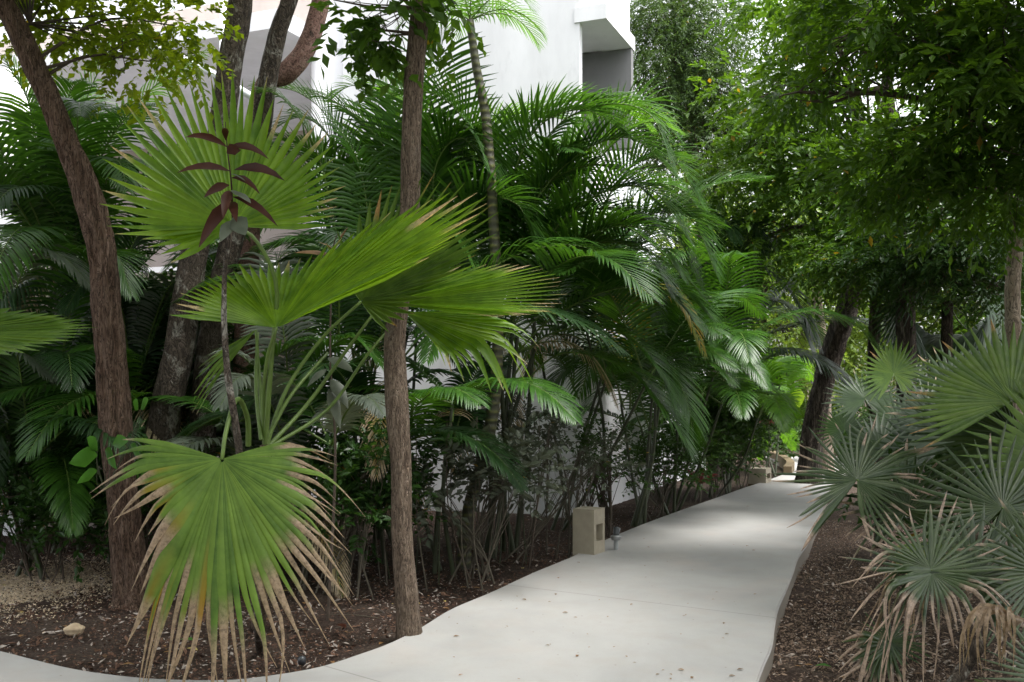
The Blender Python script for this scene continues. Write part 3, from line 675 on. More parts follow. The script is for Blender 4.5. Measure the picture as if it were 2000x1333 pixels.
# mottled clump of trunks
tree('mottled_tree', 'thick tree with mottled grey and black bark behind the round fan leaf', [base_pt(300, 8.3), P(315, 860, 8.3), P(350, 680, 8.3), P(375, 520, 8.3), P(425, 300, 8.3), P(447, 140, 8.3), P(470, 0, 8.3), P(480, -200, 8.3)],
     [.16, .135, .12, .11, .105, .10, .095, .09], M['bark_mottle'], [(520, -260, 8.3, 1.1, .4, 1.1), (380, -240, 8.6, 1.0, .3, 1.0)], M['tree_leaf'], 260, .24, 9, .07, .02, 23, sides=24, nclump=20)
tree('spotted_tree', 'tree with lichen spotted dark bark between the thick mottled trunk and pink branch', [base_pt(385, 8.6), P(400, 780, 8.6), P(430, 560, 8.6), P(500, 300, 8.6), P(522, 160, 8.6), P(545, 60, 8.6), P(570, -20, 8.6), P(600, -200, 8.6)],
     [.13, .115, .10, .085, .08, .075, .07, .06], M['bark_mottle'], [(700, -260, 8.6, 1.0, .35, 1.0)], M['tree_leaf'], 150, .24, 9, .07, .02, 24, sides=20, nclump=14)
tree('pink_barked_tree', 'gumbo tree with smooth pink peeling bark curving up in an elbow', [base_pt(470, 9), P(478, 700, 9), P(490, 400, 9), P(500, 240, 9), P(520, 165, 9), P(562, 140, 9), P(600, 90, 9), P(622, 20, 9), P(635, -60, 9), P(660, -200, 9)],
     [.11, .10, .085, .08, .085, .10, .09, .08, .07, .06], M['bark_pink'], [(560, -330, 9, 1, .3, 1)], M['tree_leaf'], 100, .24, 9, .07, .02, 25, sides=20, nclump=10)

# ---------------------------------------------------------------- thin sapling with maroon leaves
def big_leaf(mb, b, t, w, r, curl=.15, var=None, k=6, side=None):
    b = np.asarray(b, float); t = np.asarray(t, float); ax = t - b; L = np.linalg.norm(ax)
    u = np.linspace(0, 1, k); Cn = b + ax * u[:, None] + np.array([0, 0, -1.]) * (curl * L * (u ** 2 - u * .6))[:, None]
    T = unit(np.gradient(Cn, axis=0)); s0 = np.cross(ax, r.normal(0, .35, 3) + np.array([0, -.5, 1.])) if side is None else np.asarray(side, float)
    S = unit(s0 - (T @ s0)[:, None] * T); N = np.cross(T, S)
    W = w * np.interp(u, [0, .1, .4, .75, 1], [.08, .5, 1, .65, .02])
    D = np.zeros((1, k, 3)); D[..., 0] = r.uniform(0, 1) if var is None else var
    mb.strips(Cn[None], W[None], S[None], N[None], -.25, D)
r1 = np.random.default_rng(31)
sp = thing('maroon_leaf_sapling', G(505, 1272, .09), 'thin pale sapling stem topped with glossy maroon leaves before the round fan leaf', 'sapling')
st = spline([G(508, 1272, .06), P(500, 1180, 5.25), P(478, 1020, 5.25), P(466, 870, 5.2), P(446, 740, 5.15), P(438, 640, 5.12), P(440, 520, 5.1), P(455, 440, 5.08)], 60)
mb = MB(); mb.tube(st, np.linspace(.026, .010, 60), 12, .14, .03, 4); mb.build('trunk', M['bark_mottle'], sp)
mb = MB(); mb.tube(spline([P(455, 445, 5.08), P(452, 360, 5.0), P(445, 300, 5.0), P(440, 238, 5.0)], 14), np.linspace(.006, .002, 14), 6); mb.build('stem', M['maroon'], sp)
ml = [((450, 335), (345, 318), 12), ((458, 332), (556, 330), 13), ((444, 288), (362, 250), 10), ((446, 288), (525, 290), 10), ((443, 300), (470, 285), 16), ((441, 275), (438, 238), 9), ((452, 348), (508, 360), 9),
      ((448, 362), (398, 375), 12), ((450, 395), (388, 465), 18), ((450, 395), (462, 420), 14), ((455, 385), (543, 422), 11), ((448, 372), (436, 412), 15)]
for i, (a, b, w_) in enumerate(ml):
    mb = MB(); dx, dz = b[0] - a[0], -(b[1] - a[1]); big_leaf(mb, P(*a, 5.0), P(*b, 4.9 + .06 * r1.uniform(-1, 1)), w_ / F * 3.7, r1, .5, side=(-dz, r1.uniform(-.5, .5) * math.hypot(dx, dz), dx)); mb.build('leaf', M['maroon'], sp)
for a, b, w_ in [((452, 372), (490, 392), 14), ((455, 425), (480, 455), 20), ((455, 430), (430, 468), 14), ((450, 340), (480, 350), 6)]:
    mb = MB(); big_leaf(mb, P(*a, 5.0), P(*b, 4.9), w_ / F * 5, r1, .2); tag(mb.build('leaf', M['shrub_grey'], sp), 'pale grey underside leaf')
sp2 = thing('brown_leaf_sprig', base_pt(640, 6.6, .05), 'thin upright shrub with rusty brown leaves right of the round fan leaf', 'shrub')
mb = MB(); mb.tube(spline([base_pt(640, 6.6, .05), P(655, 900, 6.6), P(645, 700, 6.6), P(650, 500, 6.6), P(660, 455, 6.6)], 30), np.linspace(.012, .003, 30), 6); mb.build('stem', M['twig'], sp2)
for a, b, w_ in [((652, 500), (575, 488), 10), ((655, 490), (620, 470), 8), ((658, 480), (680, 440), 12), ((656, 495), (700, 500), 9), ((648, 520), (610, 500), 8), ((650, 510), (690, 530), 8)]:
    mb = MB(); big_leaf(mb, P(*a, 6.6), P(*b, 6.5), w_ / F * 6.6, r1, .2); mb.build('leaf', M['litter'], sp2)
for a, b, w_ in [((640, 720), (600, 750), 10), ((645, 740), (680, 790), 14), ((642, 760), (665, 830), 13), ((640, 700), (690, 720), 12), ((640, 800), (600, 830), 10)]:
    mb = MB(); big_leaf(mb, P(*a, 6.6), P(*b, 6.5), w_ / F * 6.6, r1, .3); mb.build('leaf', M['shrub_grey'], sp2)

# ---------------------------------------------------------------- feather palms
def off_path(p, m=.12):
    p = np.array(p, float)
    for _ in range(30):
        if not (inside((p[0] + m, p[1])) or inside((p[0] - m, p[1]))): break
        p[0] += -.08 if p[0] < xc(p[1]) else .08
    return p
def clump(name, label, base, fronds, mat, seed, nrand=0, crown_pt=None, L=(1.8, 2.6), Ll=.48, wl=.014, az=(0, 360), el=(35, 80), sag=1.1, stems=5, mats=None, nl=48, droop=.5, group='feather palms in the planting beds', sp=.25, srad=.02):
    r = np.random.default_rng(seed); base = np.array(base, float); t = thing(name, base, label, 'palm', group)
    cp = np.array(crown_pt) if crown_pt is not None else base + [0, 0, 1.2]
    heads = []
    for i in range(stems):
        b = off_path(base + np.array([r.normal(0, sp * .6), r.normal(0, sp * .6), -.03])); h = cp + np.array([r.normal(0, sp), r.normal(0, sp), r.normal(0, .25)])
        q = spline([b, (b + h) / 2 + r.normal(0, .05, 3), h], 14); mb = MB(); mb.tube(q, np.linspace(srad, srad * .7, 14), 9, .04); mb.build('stem', M['stalk_dark'], t); heads.append(h)
    if not heads: heads = [cp]
    for i, f in enumerate(fronds):
        opt = {}; m = mat
        if isinstance(f, dict): opt = dict(f); f = opt.pop('p'); m = opt.pop('m', mat)
        kw = dict(nl=nl, Ll=Ll, wl=wl, droop=droop, seed=seed * 50 + i); kw.update(opt)
        frond(t, frond_px(f), m, **kw)
    for i in range(nrand):
        h = heads[i % len(heads)]; a = math.radians(r.uniform(*az)); e = math.radians(r.uniform(*el)); LL = r.uniform(*L)
        m = mat if mats is None else mats[r.integers(0, len(mats))]
        frond(t, rand_frond_pts(h, a, e, LL, sag * r.uniform(.7, 1.3)), m, nl=nl, Ll=Ll * LL / np.mean(L), wl=wl, droop=droop, seed=seed * 90 + i, vee=.3 + .3 * r.uniform(), start=.12)
    for i in range(2 if nrand and seed not in (104, 105, 106, 107, 108) else 0):
        a = math.radians(r.uniform(*az)); o = frond(t, rand_frond_pts(heads[i % len(heads)] - [0, 0, .15], a, math.radians(r.uniform(0, 30)), 1.3, 2.6), M['areca_grey'], nl=30, Ll=.34, wl=.009, droop=.9, seed=seed * 70 + i, start=.1, dead=1, yellow=.6)
        tag(o, 'old browning frond hanging down')
    return t

D1 = 9.0
clump('feather_palm', 'large feather palm clump arching over the path in the middle, against the white wall', base_pt(985, 9.3, .08), [
    [(1000, 620, 9.3), (1010, 400, 9.2), (1080, 255, 9), (1180, 205, 8.9), (1270, 225, 8.8), (1315, 330, 8.7)],
    dict(p=[(980, 600, 9.3), (1000, 430, 9.2), (1090, 345, 9), (1190, 325, 8.8), (1290, 400, 8.6)], Ll=.45),
    [(985, 640, 9.3), (1010, 500, 9.1), (1110, 425, 8.9), (1220, 410, 8.8), (1320, 470, 8.6)],
    [(990, 660, 9.3), (1040, 560, 9.1), (1150, 480, 8.9), (1250, 490, 8.8), (1320, 580, 8.6)],
    dict(p=[(1000, 700, 9.3), (1080, 620, 9.1), (1200, 565, 8.9), (1300, 575, 8.8), (1372, 640, 8.6)], yellow=.0),
    [(1000, 740, 9.3), (1060, 660, 9.2), (1180, 640, 9.0), (1270, 700, 8.8), (1320, 800, 8.7)],
    [(1010, 760, 9.3), (1100, 690, 9.2), (1220, 720, 9.0), (1300, 800, 8.8), (1350, 885, 8.7)],
    dict(p=[(940, 620, 9.2), (850, 420, 9.1), (838, 240, 9.0), (858, 110, 8.95), (885, 10, 8.9)], Ll=.72, droop=.25, vee=.15, a0=75, a1=40, wl=.015, nl=46),
    dict(p=[(940, 620, 9.3), (900, 420, 9.3), (850, 280, 9.3), (770, 190, 9.3), (690, 140, 9.2)], m=M['areca_light'], Ll=.45),
    dict(p=[(930, 640, 9.3), (850, 450, 9.3), (760, 300, 9.2), (680, 215, 9.1), (600, 175, 9.0)]),
    dict(p=[(930, 660, 9.3), (870, 480, 9.2), (840, 320, 9.0), (890, 245, 8.8), (945, 290, 8.7), (965, 400, 8.6)], droop=.6),
    dict(p=[(1000, 560, 9.4), (1060, 380, 9.4), (1150, 290, 9.4), (1220, 240, 9.4)], m=M['areca_light'], Ll=.32),
    dict(p=[(1000, 620, 9.4), (1130, 520, 9.3), (1200, 440, 9.2), (1300, 500, 9.1), (1390, 600, 9.0)], Ll=.36),
    dict(p=[(1000, 620, 9.2), (985, 420, 9.1), (1010, 290, 9), (1080, 210, 8.9), (1190, 190, 8.8)], nl=54, Ll=.6, wl=.016, droop=.34, vee=.5),
    dict(p=[(1000, 640, 9.1), (1030, 430, 8.9), (1120, 310, 8.8), (1230, 270, 8.7), (1325, 350, 8.6)], nl=54, Ll=.6, wl=.016, droop=.34, vee=.5),
    dict(p=[(990, 640, 9.1), (1060, 480, 8.9), (1160, 385, 8.7), (1270, 370, 8.6), (1345, 470, 8.5)], nl=54, Ll=.6, wl=.016, droop=.34, vee=.5),
    dict(p=[(990, 660, 9.1), (1070, 530, 8.9), (1160, 455, 8.7), (1260, 450, 8.5), (1330, 540, 8.4)], nl=54, Ll=.6, wl=.016, droop=.34, vee=.5),
    dict(p=[(940, 600, 9.3), (905, 420, 9.3), (950, 290, 9.3), (1040, 230, 9.3), (1130, 240, 9.2)], nl=54, Ll=.6, wl=.016, droop=.34, vee=.5),
    dict(p=[(950, 600, 9.0), (860, 450, 8.9), (850, 330, 8.8), (900, 270, 8.7), (960, 340, 8.6)], nl=54, Ll=.6, wl=.016, droop=.34, vee=.5),
    dict(p=[(1060, 520, 9.4), (1110, 400, 9.3), (1180, 300, 9.2), (1260, 240, 9.1), (1330, 260, 9)], m=M['areca_light'], nl=60, Ll=.45, wl=.011, droop=.28, vee=.5),
    dict(p=[(980, 560, 9.1), (950, 380, 9), (920, 260, 8.9), (860, 190, 8.8), (780, 180, 8.7)], nl=56, Ll=.62, wl=.016, droop=.32, vee=.5),
    dict(p=[(1000, 520, 9.0), (1000, 360, 8.9), (1050, 250, 8.8), (1140, 215, 8.7), (1220, 260, 8.6)], nl=56, Ll=.62, wl=.016, droop=.32, vee=.5),
    dict(p=[(940, 620, 8.9), (890, 500, 8.8), (930, 400, 8.7), (1010, 400, 8.6), (1050, 500, 8.5)], nl=56, Ll=.62, wl=.016, droop=.32, vee=.5),
], M['areca'], 101, nrand=11, crown_pt=P(985, 640, 9.3), az=(-110, 200), el=(35, 80), L=(2.1, 2.9), Ll=.56, wl=.015, nl=54, droop=.36, stems=7, sp=.2, srad=.026)
clump('feather_palm', 'bushy feather palm clump with dark fronds right behind the big fan palm leaves', base_pt(700, 8.8, .08), [
    dict(p=[(690, 700, 8.8), (660, 480, 8.7), (620, 300, 8.6), (560, 200, 8.5), (500, 170, 8.4)]),
    dict(p=[(700, 700, 8.8), (720, 480, 8.8), (700, 320, 8.8), (640, 220, 8.8)]),
    dict(p=[(700, 720, 8.8), (690, 560, 8.7), (600, 470, 8.5), (500, 480, 8.4)], Ll=.4, droop=.7),
    dict(p=[(720, 740, 8.8), (760, 560, 8.7), (830, 440, 8.6), (900, 470, 8.5), (950, 580, 8.4)], droop=.6),
], M['areca'], 102, nrand=16, crown_pt=P(680, 700, 8.8), el=(25, 85), L=(1.6, 2.5), stems=6, mats=[M['areca'], M['areca'], M['areca_dark'], M['areca_light']])
clump('feather_palm', 'low feather palm clump filling the bed between slim trunk and slender ringed palm', base_pt(850, 8.4, .08), [], M['areca_dark'], 103, nrand=16, crown_pt=P(850, 850, 8.4), el=(10, 70), L=(1.0, 1.6), Ll=.34, stems=4, mats=[M['areca'], M['areca_dark']])
clump('feather_palm', 'feather palm clump with drooping fronds low over the left path edge behind the bollard', base_pt(1240, 11.2, .08), [
    dict(p=[(1230, 800, 11.2), (1240, 700, 11), (1290, 690, 10.6), (1340, 780, 10.3), (1355, 870, 10.2)]),
    dict(p=[(1220, 800, 11.2), (1190, 720, 11), (1130, 700, 10.7), (1070, 760, 10.5)]),
    dict(p=[(1240, 800, 11.2), (1300, 640, 11), (1350, 600, 10.8), (1400, 680, 10.6)], yellow=.0),
], M['areca'], 104, nrand=14, crown_pt=P(1240, 790, 11.2), el=(15, 80), L=(1.7, 2.5), Ll=.52, stems=5)
yf = clump('feather_palm', 'feather palm with one yellowing frond leaning toward the path bend', base_pt(1330, 12.2, .08), [
    dict(p=[(1290, 780, 12.0), (1220, 640, 10.4), (1260, 560, 9.5), (1330, 590, 9.2), (1375, 690, 9.1)], yellow=.9, Ll=.42, wl=.016, m=M['areca_light']),
], M['areca'], 105, nrand=16, crown_pt=P(1330, 780, 12.2), el=(20, 80), L=(1.6, 2.5), stems=5)
# dark palm right of the middle, seen against the light
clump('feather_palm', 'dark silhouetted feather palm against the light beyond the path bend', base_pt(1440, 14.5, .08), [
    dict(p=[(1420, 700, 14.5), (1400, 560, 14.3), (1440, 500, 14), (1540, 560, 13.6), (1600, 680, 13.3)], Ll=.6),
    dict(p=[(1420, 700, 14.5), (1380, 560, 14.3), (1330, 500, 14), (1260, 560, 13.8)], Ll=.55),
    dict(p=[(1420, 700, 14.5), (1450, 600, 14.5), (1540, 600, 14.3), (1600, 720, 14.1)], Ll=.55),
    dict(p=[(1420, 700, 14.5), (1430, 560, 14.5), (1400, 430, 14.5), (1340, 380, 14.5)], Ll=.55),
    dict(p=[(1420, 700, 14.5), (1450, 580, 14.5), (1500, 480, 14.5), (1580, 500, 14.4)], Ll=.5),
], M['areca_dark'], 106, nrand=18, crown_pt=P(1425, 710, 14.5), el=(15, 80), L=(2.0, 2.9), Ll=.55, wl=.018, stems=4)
clump('feather_palm', 'bright green feather palm behind the second bollard', base_pt(1500, 17.5, .08), [], M['areca_light'], 107, nrand=16, crown_pt=P(1490, 830, 17.5), el=(20, 80), L=(1.6, 2.4), Ll=.45, wl=.017, stems=4)
clump('feather_palm', 'leafy feather palm clump above the red ti plant on the left path side', base_pt(1385, 14.0, .08), [], M['areca'], 108, nrand=18, crown_pt=P(1400, 840, 14.0), el=(15, 80), L=(1.2, 2.0), Ll=.4, wl=.015, stems=4, mats=[M['areca'], M['areca_light']])
# left background
clump('feather_palm', 'tall feather palm with feathery green crown behind the leaning red-brown trunk', base_pt(120, 9.4, .08), [
    dict(p=[(100, 560, 9.4), (130, 400, 9.4), (150, 250, 9.4), (210, 110, 9.4), (290, 40, 9.4)], m=M['areca_light'], Ll=.5),
    dict(p=[(90, 560, 9.4), (70, 380, 9.3), (60, 220, 9.2), (20, 110, 9.1)], m=M['areca_light'], Ll=.45),
    dict(p=[(110, 560, 9.4), (170, 420, 9.3), (250, 330, 9.2), (330, 350, 9.0)], Ll=.45),
    dict(p=[(110, 580, 9.4), (200, 300, 9.6), (290, 180, 9.6), (400, 100, 9.6)], m=M['areca_light'], Ll=.45),
    dict(p=[(80, 580, 9.4), (40, 420, 9.2), (0, 330, 9.0), (-60, 300, 8.9)], m=M['areca_dark']),
], M['areca'], 109, nrand=30, crown_pt=P(130, 560, 9.4), el=(15, 85), L=(1.7, 2.7), stems=6, mats=[M['areca'], M['areca_dark'], M['areca']])
clump('feather_palm', 'dusty grey-green feather palm low at the far left behind the edge leaf', base_pt(40, 8.2, .08), [
    dict(p=[(20, 760, 8.2), (20, 620, 8.1), (60, 500, 8.0), (120, 500, 7.9), (180, 560, 7.8)], m=M['areca_grey'], Ll=.4),
    dict(p=[(20, 900, 8.2), (-10, 760, 8.1), (40, 690, 7.9), (110, 740, 7.8)], m=M['areca_grey'], Ll=.35),
    dict(p=[(30, 900, 8.2), (0, 780, 8), (-40, 800, 7.8), (-20, 950, 7.7)]),
], M['areca_dark'], 110, nrand=18, crown_pt=P(40, 830, 8.2), el=(5, 75), L=(1.2, 1.9), Ll=.4, stems=5, mats=[M['areca_dark'], M['areca'], M['areca_dark']])
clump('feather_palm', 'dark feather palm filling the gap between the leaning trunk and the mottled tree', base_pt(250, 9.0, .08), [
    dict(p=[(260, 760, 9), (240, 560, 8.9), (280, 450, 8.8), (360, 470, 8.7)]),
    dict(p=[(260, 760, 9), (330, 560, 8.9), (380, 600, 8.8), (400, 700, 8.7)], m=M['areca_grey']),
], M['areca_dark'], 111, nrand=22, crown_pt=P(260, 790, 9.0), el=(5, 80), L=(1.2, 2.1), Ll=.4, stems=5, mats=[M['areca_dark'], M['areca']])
clump('feather_palm', 'grey-leaved low feather palm behind the fan palm stalks', base_pt(560, 8.0, .08), [
    dict(p=[(540, 900, 8), (520, 760, 7.9), (460, 690, 7.8), (400, 720, 7.7)], m=M['areca_grey']),
    dict(p=[(560, 900, 8), (600, 740, 7.9), (680, 660, 7.8), (760, 720, 7.7)]),
    dict(p=[(560, 900, 8), (560, 700, 8), (540, 520, 8), (620, 470, 7.9)], m=M['areca_grey']),
], M['areca'], 112, nrand=12, crown_pt=P(560, 880, 8.0), el=(10, 75), L=(1.1, 1.8), Ll=.36, stems=4, mats=[M['areca_dark'], M['areca_grey'], M['areca']])
clump('feather_palm', 'feather palm clump against the wall with fronds over the low side wall behind the bollard', base_pt(1130, 10.8, .08), [
    [(1120, 760, 10.6), (1130, 560, 10.4), (1210, 440, 10.2), (1310, 450, 10), (1370, 560, 9.8)],
    [(1120, 760, 10.6), (1100, 600, 10.4), (1150, 500, 10.2), (1240, 540, 10), (1290, 640, 9.8)],
    [(1140, 760, 10.8), (1180, 540, 10.8), (1240, 380, 10.8), (1330, 370, 10.6), (1400, 470, 10.4)],
    dict(p=[(1130, 780, 10.6), (1090, 700, 10.4), (1010, 690, 10.2), (960, 780, 10)], Ll=.4),
    dict(p=[(1100, 600, 10.4), (1130, 390, 10.2), (1190, 260, 10), (1260, 205, 9.9), (1325, 270, 9.8)], nl=56, Ll=.62, wl=.017, droop=.34, vee=.5),
    dict(p=[(1110, 600, 10.4), (1160, 440, 10.2), (1230, 330, 10), (1310, 310, 9.9), (1370, 400, 9.8)], nl=56, Ll=.62, wl=.017, droop=.34, vee=.5),
    dict(p=[(1120, 640, 10.4), (1190, 500, 10.2), (1270, 420, 10), (1350, 430, 9.9), (1400, 540, 9.8)], nl=56, Ll=.62, wl=.017, droop=.34, vee=.5),
    dict(p=[(1090, 560, 10.6), (1090, 400, 10.6), (1130, 270, 10.6), (1200, 215, 10.5), (1270, 250, 10.4)], nl=56, Ll=.62, wl=.017, droop=.34, vee=.5, m=M['areca_light']),
    dict(p=[(1150, 700, 10.2), (1220, 600, 10), (1310, 560, 9.8), (1390, 620, 9.6)], nl=56, Ll=.62, wl=.017, droop=.34, vee=.5),
], M['areca'], 113, nrand=14, crown_pt=P(1140, 690, 10.8), el=(35, 85), L=(2.2, 3.0), Ll=.56, wl=.015, nl=54, droop=.36, stems=5, mats=[M['areca'], M['areca_dark']])
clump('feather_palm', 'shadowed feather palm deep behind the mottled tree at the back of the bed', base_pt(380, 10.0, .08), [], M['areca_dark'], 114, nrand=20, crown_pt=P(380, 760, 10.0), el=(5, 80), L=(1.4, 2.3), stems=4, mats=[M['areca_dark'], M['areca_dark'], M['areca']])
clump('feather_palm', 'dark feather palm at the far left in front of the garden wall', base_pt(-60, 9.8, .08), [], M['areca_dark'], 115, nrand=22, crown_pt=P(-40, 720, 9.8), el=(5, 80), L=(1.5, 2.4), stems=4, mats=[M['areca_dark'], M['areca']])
clump('feather_palm', 'tall glossy feather palm before the white wall between fan leaf and slim trunk', base_pt(760, 10.2, .08), [
    dict(p=[(740, 620, 10), (700, 420, 9.9), (650, 280, 9.8), (590, 230, 9.7), (520, 260, 9.6)]),
    dict(p=[(740, 620, 10), (720, 400, 10), (740, 250, 10), (700, 170, 9.9), (640, 190, 9.8)], m=M['areca_light']),
    dict(p=[(720, 620, 10), (690, 400, 9.9), (650, 250, 9.8), (590, 185, 9.7), (505, 165, 9.6)], nl=54, Ll=.6, wl=.016, droop=.34, vee=.5),
    dict(p=[(750, 600, 10), (770, 380, 10), (780, 220, 10), (740, 120, 9.9), (670, 100, 9.8)], nl=54, Ll=.6, wl=.016, droop=.34, vee=.5),
    dict(p=[(760, 600, 9.8), (820, 400, 9.7), (835, 280, 9.6), (780, 190, 9.5), (700, 200, 9.4)], nl=54, Ll=.6, wl=.016, droop=.34, vee=.5),
    dict(p=[(720, 620, 9.8), (640, 450, 9.6), (610, 330, 9.5), (560, 300, 9.4), (480, 350, 9.3)], nl=54, Ll=.6, wl=.016, droop=.34, vee=.5),
], M['areca'], 116, nrand=14, crown_pt=P(750, 610, 10.2), el=(30, 85), L=(2.1, 3.0), Ll=.54, wl=.0145, nl=52, droop=.36, stems=5, mats=[M['areca'], M['areca'], M['areca_light']])
# slender ringed palm
sr = thing('slender_palm', base_pt(905, 8.6, .08), 'slender palm with thin ringed stem and small wispy crown before the white wall', 'palm')
mb = MB(); q = spline([base_pt(905, 8.6, .05), P(915, 1000, 8.6), P(955, 850, 8.6), P(972, 680, 8.6), P(965, 450, 8.6), P(950, 240, 8.6), P(930, 130, 8.6), P(918, 40, 8.6)], 60)
mb.tube(q, np.linspace(.062, .034, 60), 14, .05); mb.build('trunk', M['ring'], sr)
for i in range(9):
    a = i * 2.4; frond(sr, rand_frond_pts(q[-1], a, math.radians(25 + 12 * (i % 4)), .75, 1.6), M['areca_light'], nl=22, Ll=.30, wl=.007, droop=.4, seed=300 + i, start=.05, rad=.006)

# ---------------------------------------------------------------- fan palms on the right
def star(plant, hub, tipl, n, mat, st=None, **kw):
    hub3 = P(*hub); o = fan_leaf('frond', plant, hub3, [P(*q) for q in tipl], n, mat, **kw)
    if st is not None: stalk(o, [st, (st + hub3) / 2 + [0, 0, -.05] if len(st) == 3 else st, hub3], .011, .007)
    return o
def round_tips(hx, hy, d, R, a0, a1, tilt=(0, 0), n=13, sx=1.0, sy=1.0, var=.0, seed=0):
    r = np.random.default_rng(seed); out = []
    for a in np.linspace(a0, a1, n):
        c, s = math.cos(math.radians(a)), math.sin(math.radians(a)); q = 1 + var * r.normal()
        out.append((hx + R * sx * c * q, hy - R * sy * s * q, d + tilt[0] * c + tilt[1] * s))
    return out
G1 = 'grey-green fan palms right of the path'
pa = thing('fan_palm', G(1960, 1180, 0), 'blue-green fan palm with star-shaped leaves and dry tips at the lower right', 'palm', G1)
ba = G(1950, 1185, 0)
mb = MB(); mb.tube(spline([ba - [0, 0, .05], P(1930, 1120, ba[1]), P(1905, 1050, ba[1] - .1)], 14), [.06] * 14, 12, .1); mb.build('trunk', M['bark_brown'], pa)
ca = P(1905, 1060, ba[1] - .1)
K = dict(fold=.9, wide=.8, thin=.45)
star(pa, (1674, 938, 6.6), round_tips(1674, 938, 6.6, 150, -80, 235, (.1, .3), 23, var=.09, sy=.85, seed=1), 44, M['fan_blue'], ca, split=.36, dead=.97, dead_at=.76, jit=.13, tipdroop=.2, seed=41, sagseg=.06, bow=-.05, **K)
star(pa, (1958, 992, 6.3), round_tips(1958, 992, 6.3, 195, -110, 225, (.1, .4), 21, var=.06, sy=.9, seed=3), 38, M['fan_blue'], ca, split=.34, dead=.15, dead_at=.93, jit=.08, seed=42, bow=-.07, tipdroop=.12, sagseg=.03, **K)
star(pa, (1818, 1114, 5.5), round_tips(1818, 1114, 5.5, 165, -5, 175, (.0, .4), 15, var=.06, sy=.92, seed=4), 22, M['fan_blue'], ca, split=.34, dead=.85, dead_at=.78, jit=.11, seed=43, tipdroop=.08, bow=-.06, sagseg=.03, **K)
star(pa, (1820, 1120, 5.46), round_tips(1820, 1120, 5.3, 175, -165, -5, (.2, .2), 11, sy=.8, sx=1.1, var=.08, seed=5), 20, M['fan_blue'], None, split=.3, dead=1, dead_at=.42, jit=.15, seed=44, tipdroop=.9, sagseg=.08, **K)
star(pa, (1820, 1112, 5.5), [(1665, 1000, 5.3), (1640, 1050, 5.2), (1625, 1100, 5.1), (1625, 1150, 5.0), (1650, 1210, 5.0), (1700, 1240, 5.0)], 15, M['fan_blue'], None, split=.25, dead=1, dead_at=.5, jit=.12, seed=45, tipdroop=.6, sagseg=.08, **K)
star(pa, (1900, 1130, 5.9), round_tips(1900, 1130, 5.9, 160, -60, 170, (.2, .3), 13, var=.08), 24, M['fan_blue'], ca, split=.36, dead=.6, dead_at=.8, jit=.12, seed=46, tipdroop=.2, sagseg=.05, **K)
star(pa, (1770, 1000, 6.8), round_tips(1770, 1000, 6.8, 140, -40, 230, (.2, .3), 15, var=.08), 28, M['fan_blue'], ca, split=.36, dead=.8, dead_at=.75, jit=.14, seed=47, tipdroop=.3, sagseg=.06, **K)
star(pa, (1800, 1060, 6.2), round_tips(1800, 1060, 6.2, 130, -170, 0, (.2, .3), 11, var=.1), 18, M['fan_old'], ca, split=.3, dead=1, dead_at=.3, jit=.16, seed=471, tipdroop=.8, sagseg=.1, **K)
star(pa, (2040, 1120, 5.8), round_tips(2040, 1120, 5.8, 180, 90, 280, (.2, .3), 15, var=.08), 26, M['fan_blue'], ca, split=.36, dead=.6, dead_at=.8, jit=.12, seed=48, tipdroop=.3, **K)
pb = thing('fan_palm', G(1745, 1275, 0), 'small low fan palm seedling in the mulch at the lower right', 'palm', G1)
hb = G(1745, 1275, 0)
star(pb, (1738, 1252, 5.55), round_tips(1738, 1252, 5.45, 82, -150, 210, (.05, .25), 19, sx=1.05, sy=.85, var=.08), 34, M['fan_blue'], hb, split=.36, dead=.6, dead_at=.85, jit=.14, seed=51, tipdroop=.25, sagseg=.04, bow=-.06, **K)
star(pb, (1735, 1258, 5.5), round_tips(1735, 1258, 5.35, 115, 160, 290, (.05, .1), 9, var=.1), 10, M['fan_blue'], hb, split=.3, dead=1, dead_at=.45, jit=.15, seed=52, tipdroop=.4, sagseg=.06, **K)
# curled dead leaf
pc = thing('fan_palm', G(1905, 1330, 0), 'fan palm in the bottom right corner with a curled dead brown leaf', 'palm', G1)
mb = MB(); mb.tube(spline([G(1840, 1370, 0), P(1880, 1310, 5.2), P(1915, 1255, 5.2)], 12), [.035] * 12, 10, .15); mb.build('trunk', M['bark_mottle'], pc)
r2 = np.random.default_rng(55); mb = MB()
for i in range(15):
    f_ = i / 14; s = P(2000 - 20 * f_, 1212 + 14 * f_, 5.05); e = P(1868 + 118 * f_ + r2.normal(0, 7), 1300 + r2.uniform(-25, 25), 4.9 + .15 * r2.uniform())
    top = P(1915 + 60 * f_ + r2.normal(0, 4), 1188 + r2.uniform(-6, 8) + 5 * f_, 4.95); kn = P(1880 + 105 * f_ + r2.normal(0, 5), 1230 + r2.uniform(-10, 15), 4.9)
    q = spline([s, top, kn, e], 14); T = unit(np.gradient(q, axis=0)); S = unit(np.cross(T, [0.2, -1, .3])); N = np.cross(T, S)
    W = .013 * np.interp(np.linspace(0, 1, 14), [0, .2, .6, 1], [.7, 1, .8, .05]); D = np.zeros((1, 14, 3)); D[..., 0] = r2.uniform(); D[..., 1] = 1
    mb.strips(q[None], W[None], S[None], N[None], .4, D)
dl = mb.build('frond', M['fan_old'], pc); tag(dl, 'curled dead brown leaf')
star(pc, (2060, 1330, 5.0), round_tips(2060, 1330, 5.0, 150, 90, 200, (.1, .2), 9), 16, M['fan_blue'], G(1905, 1330, 0), split=.4, dead=.6, seed=56)
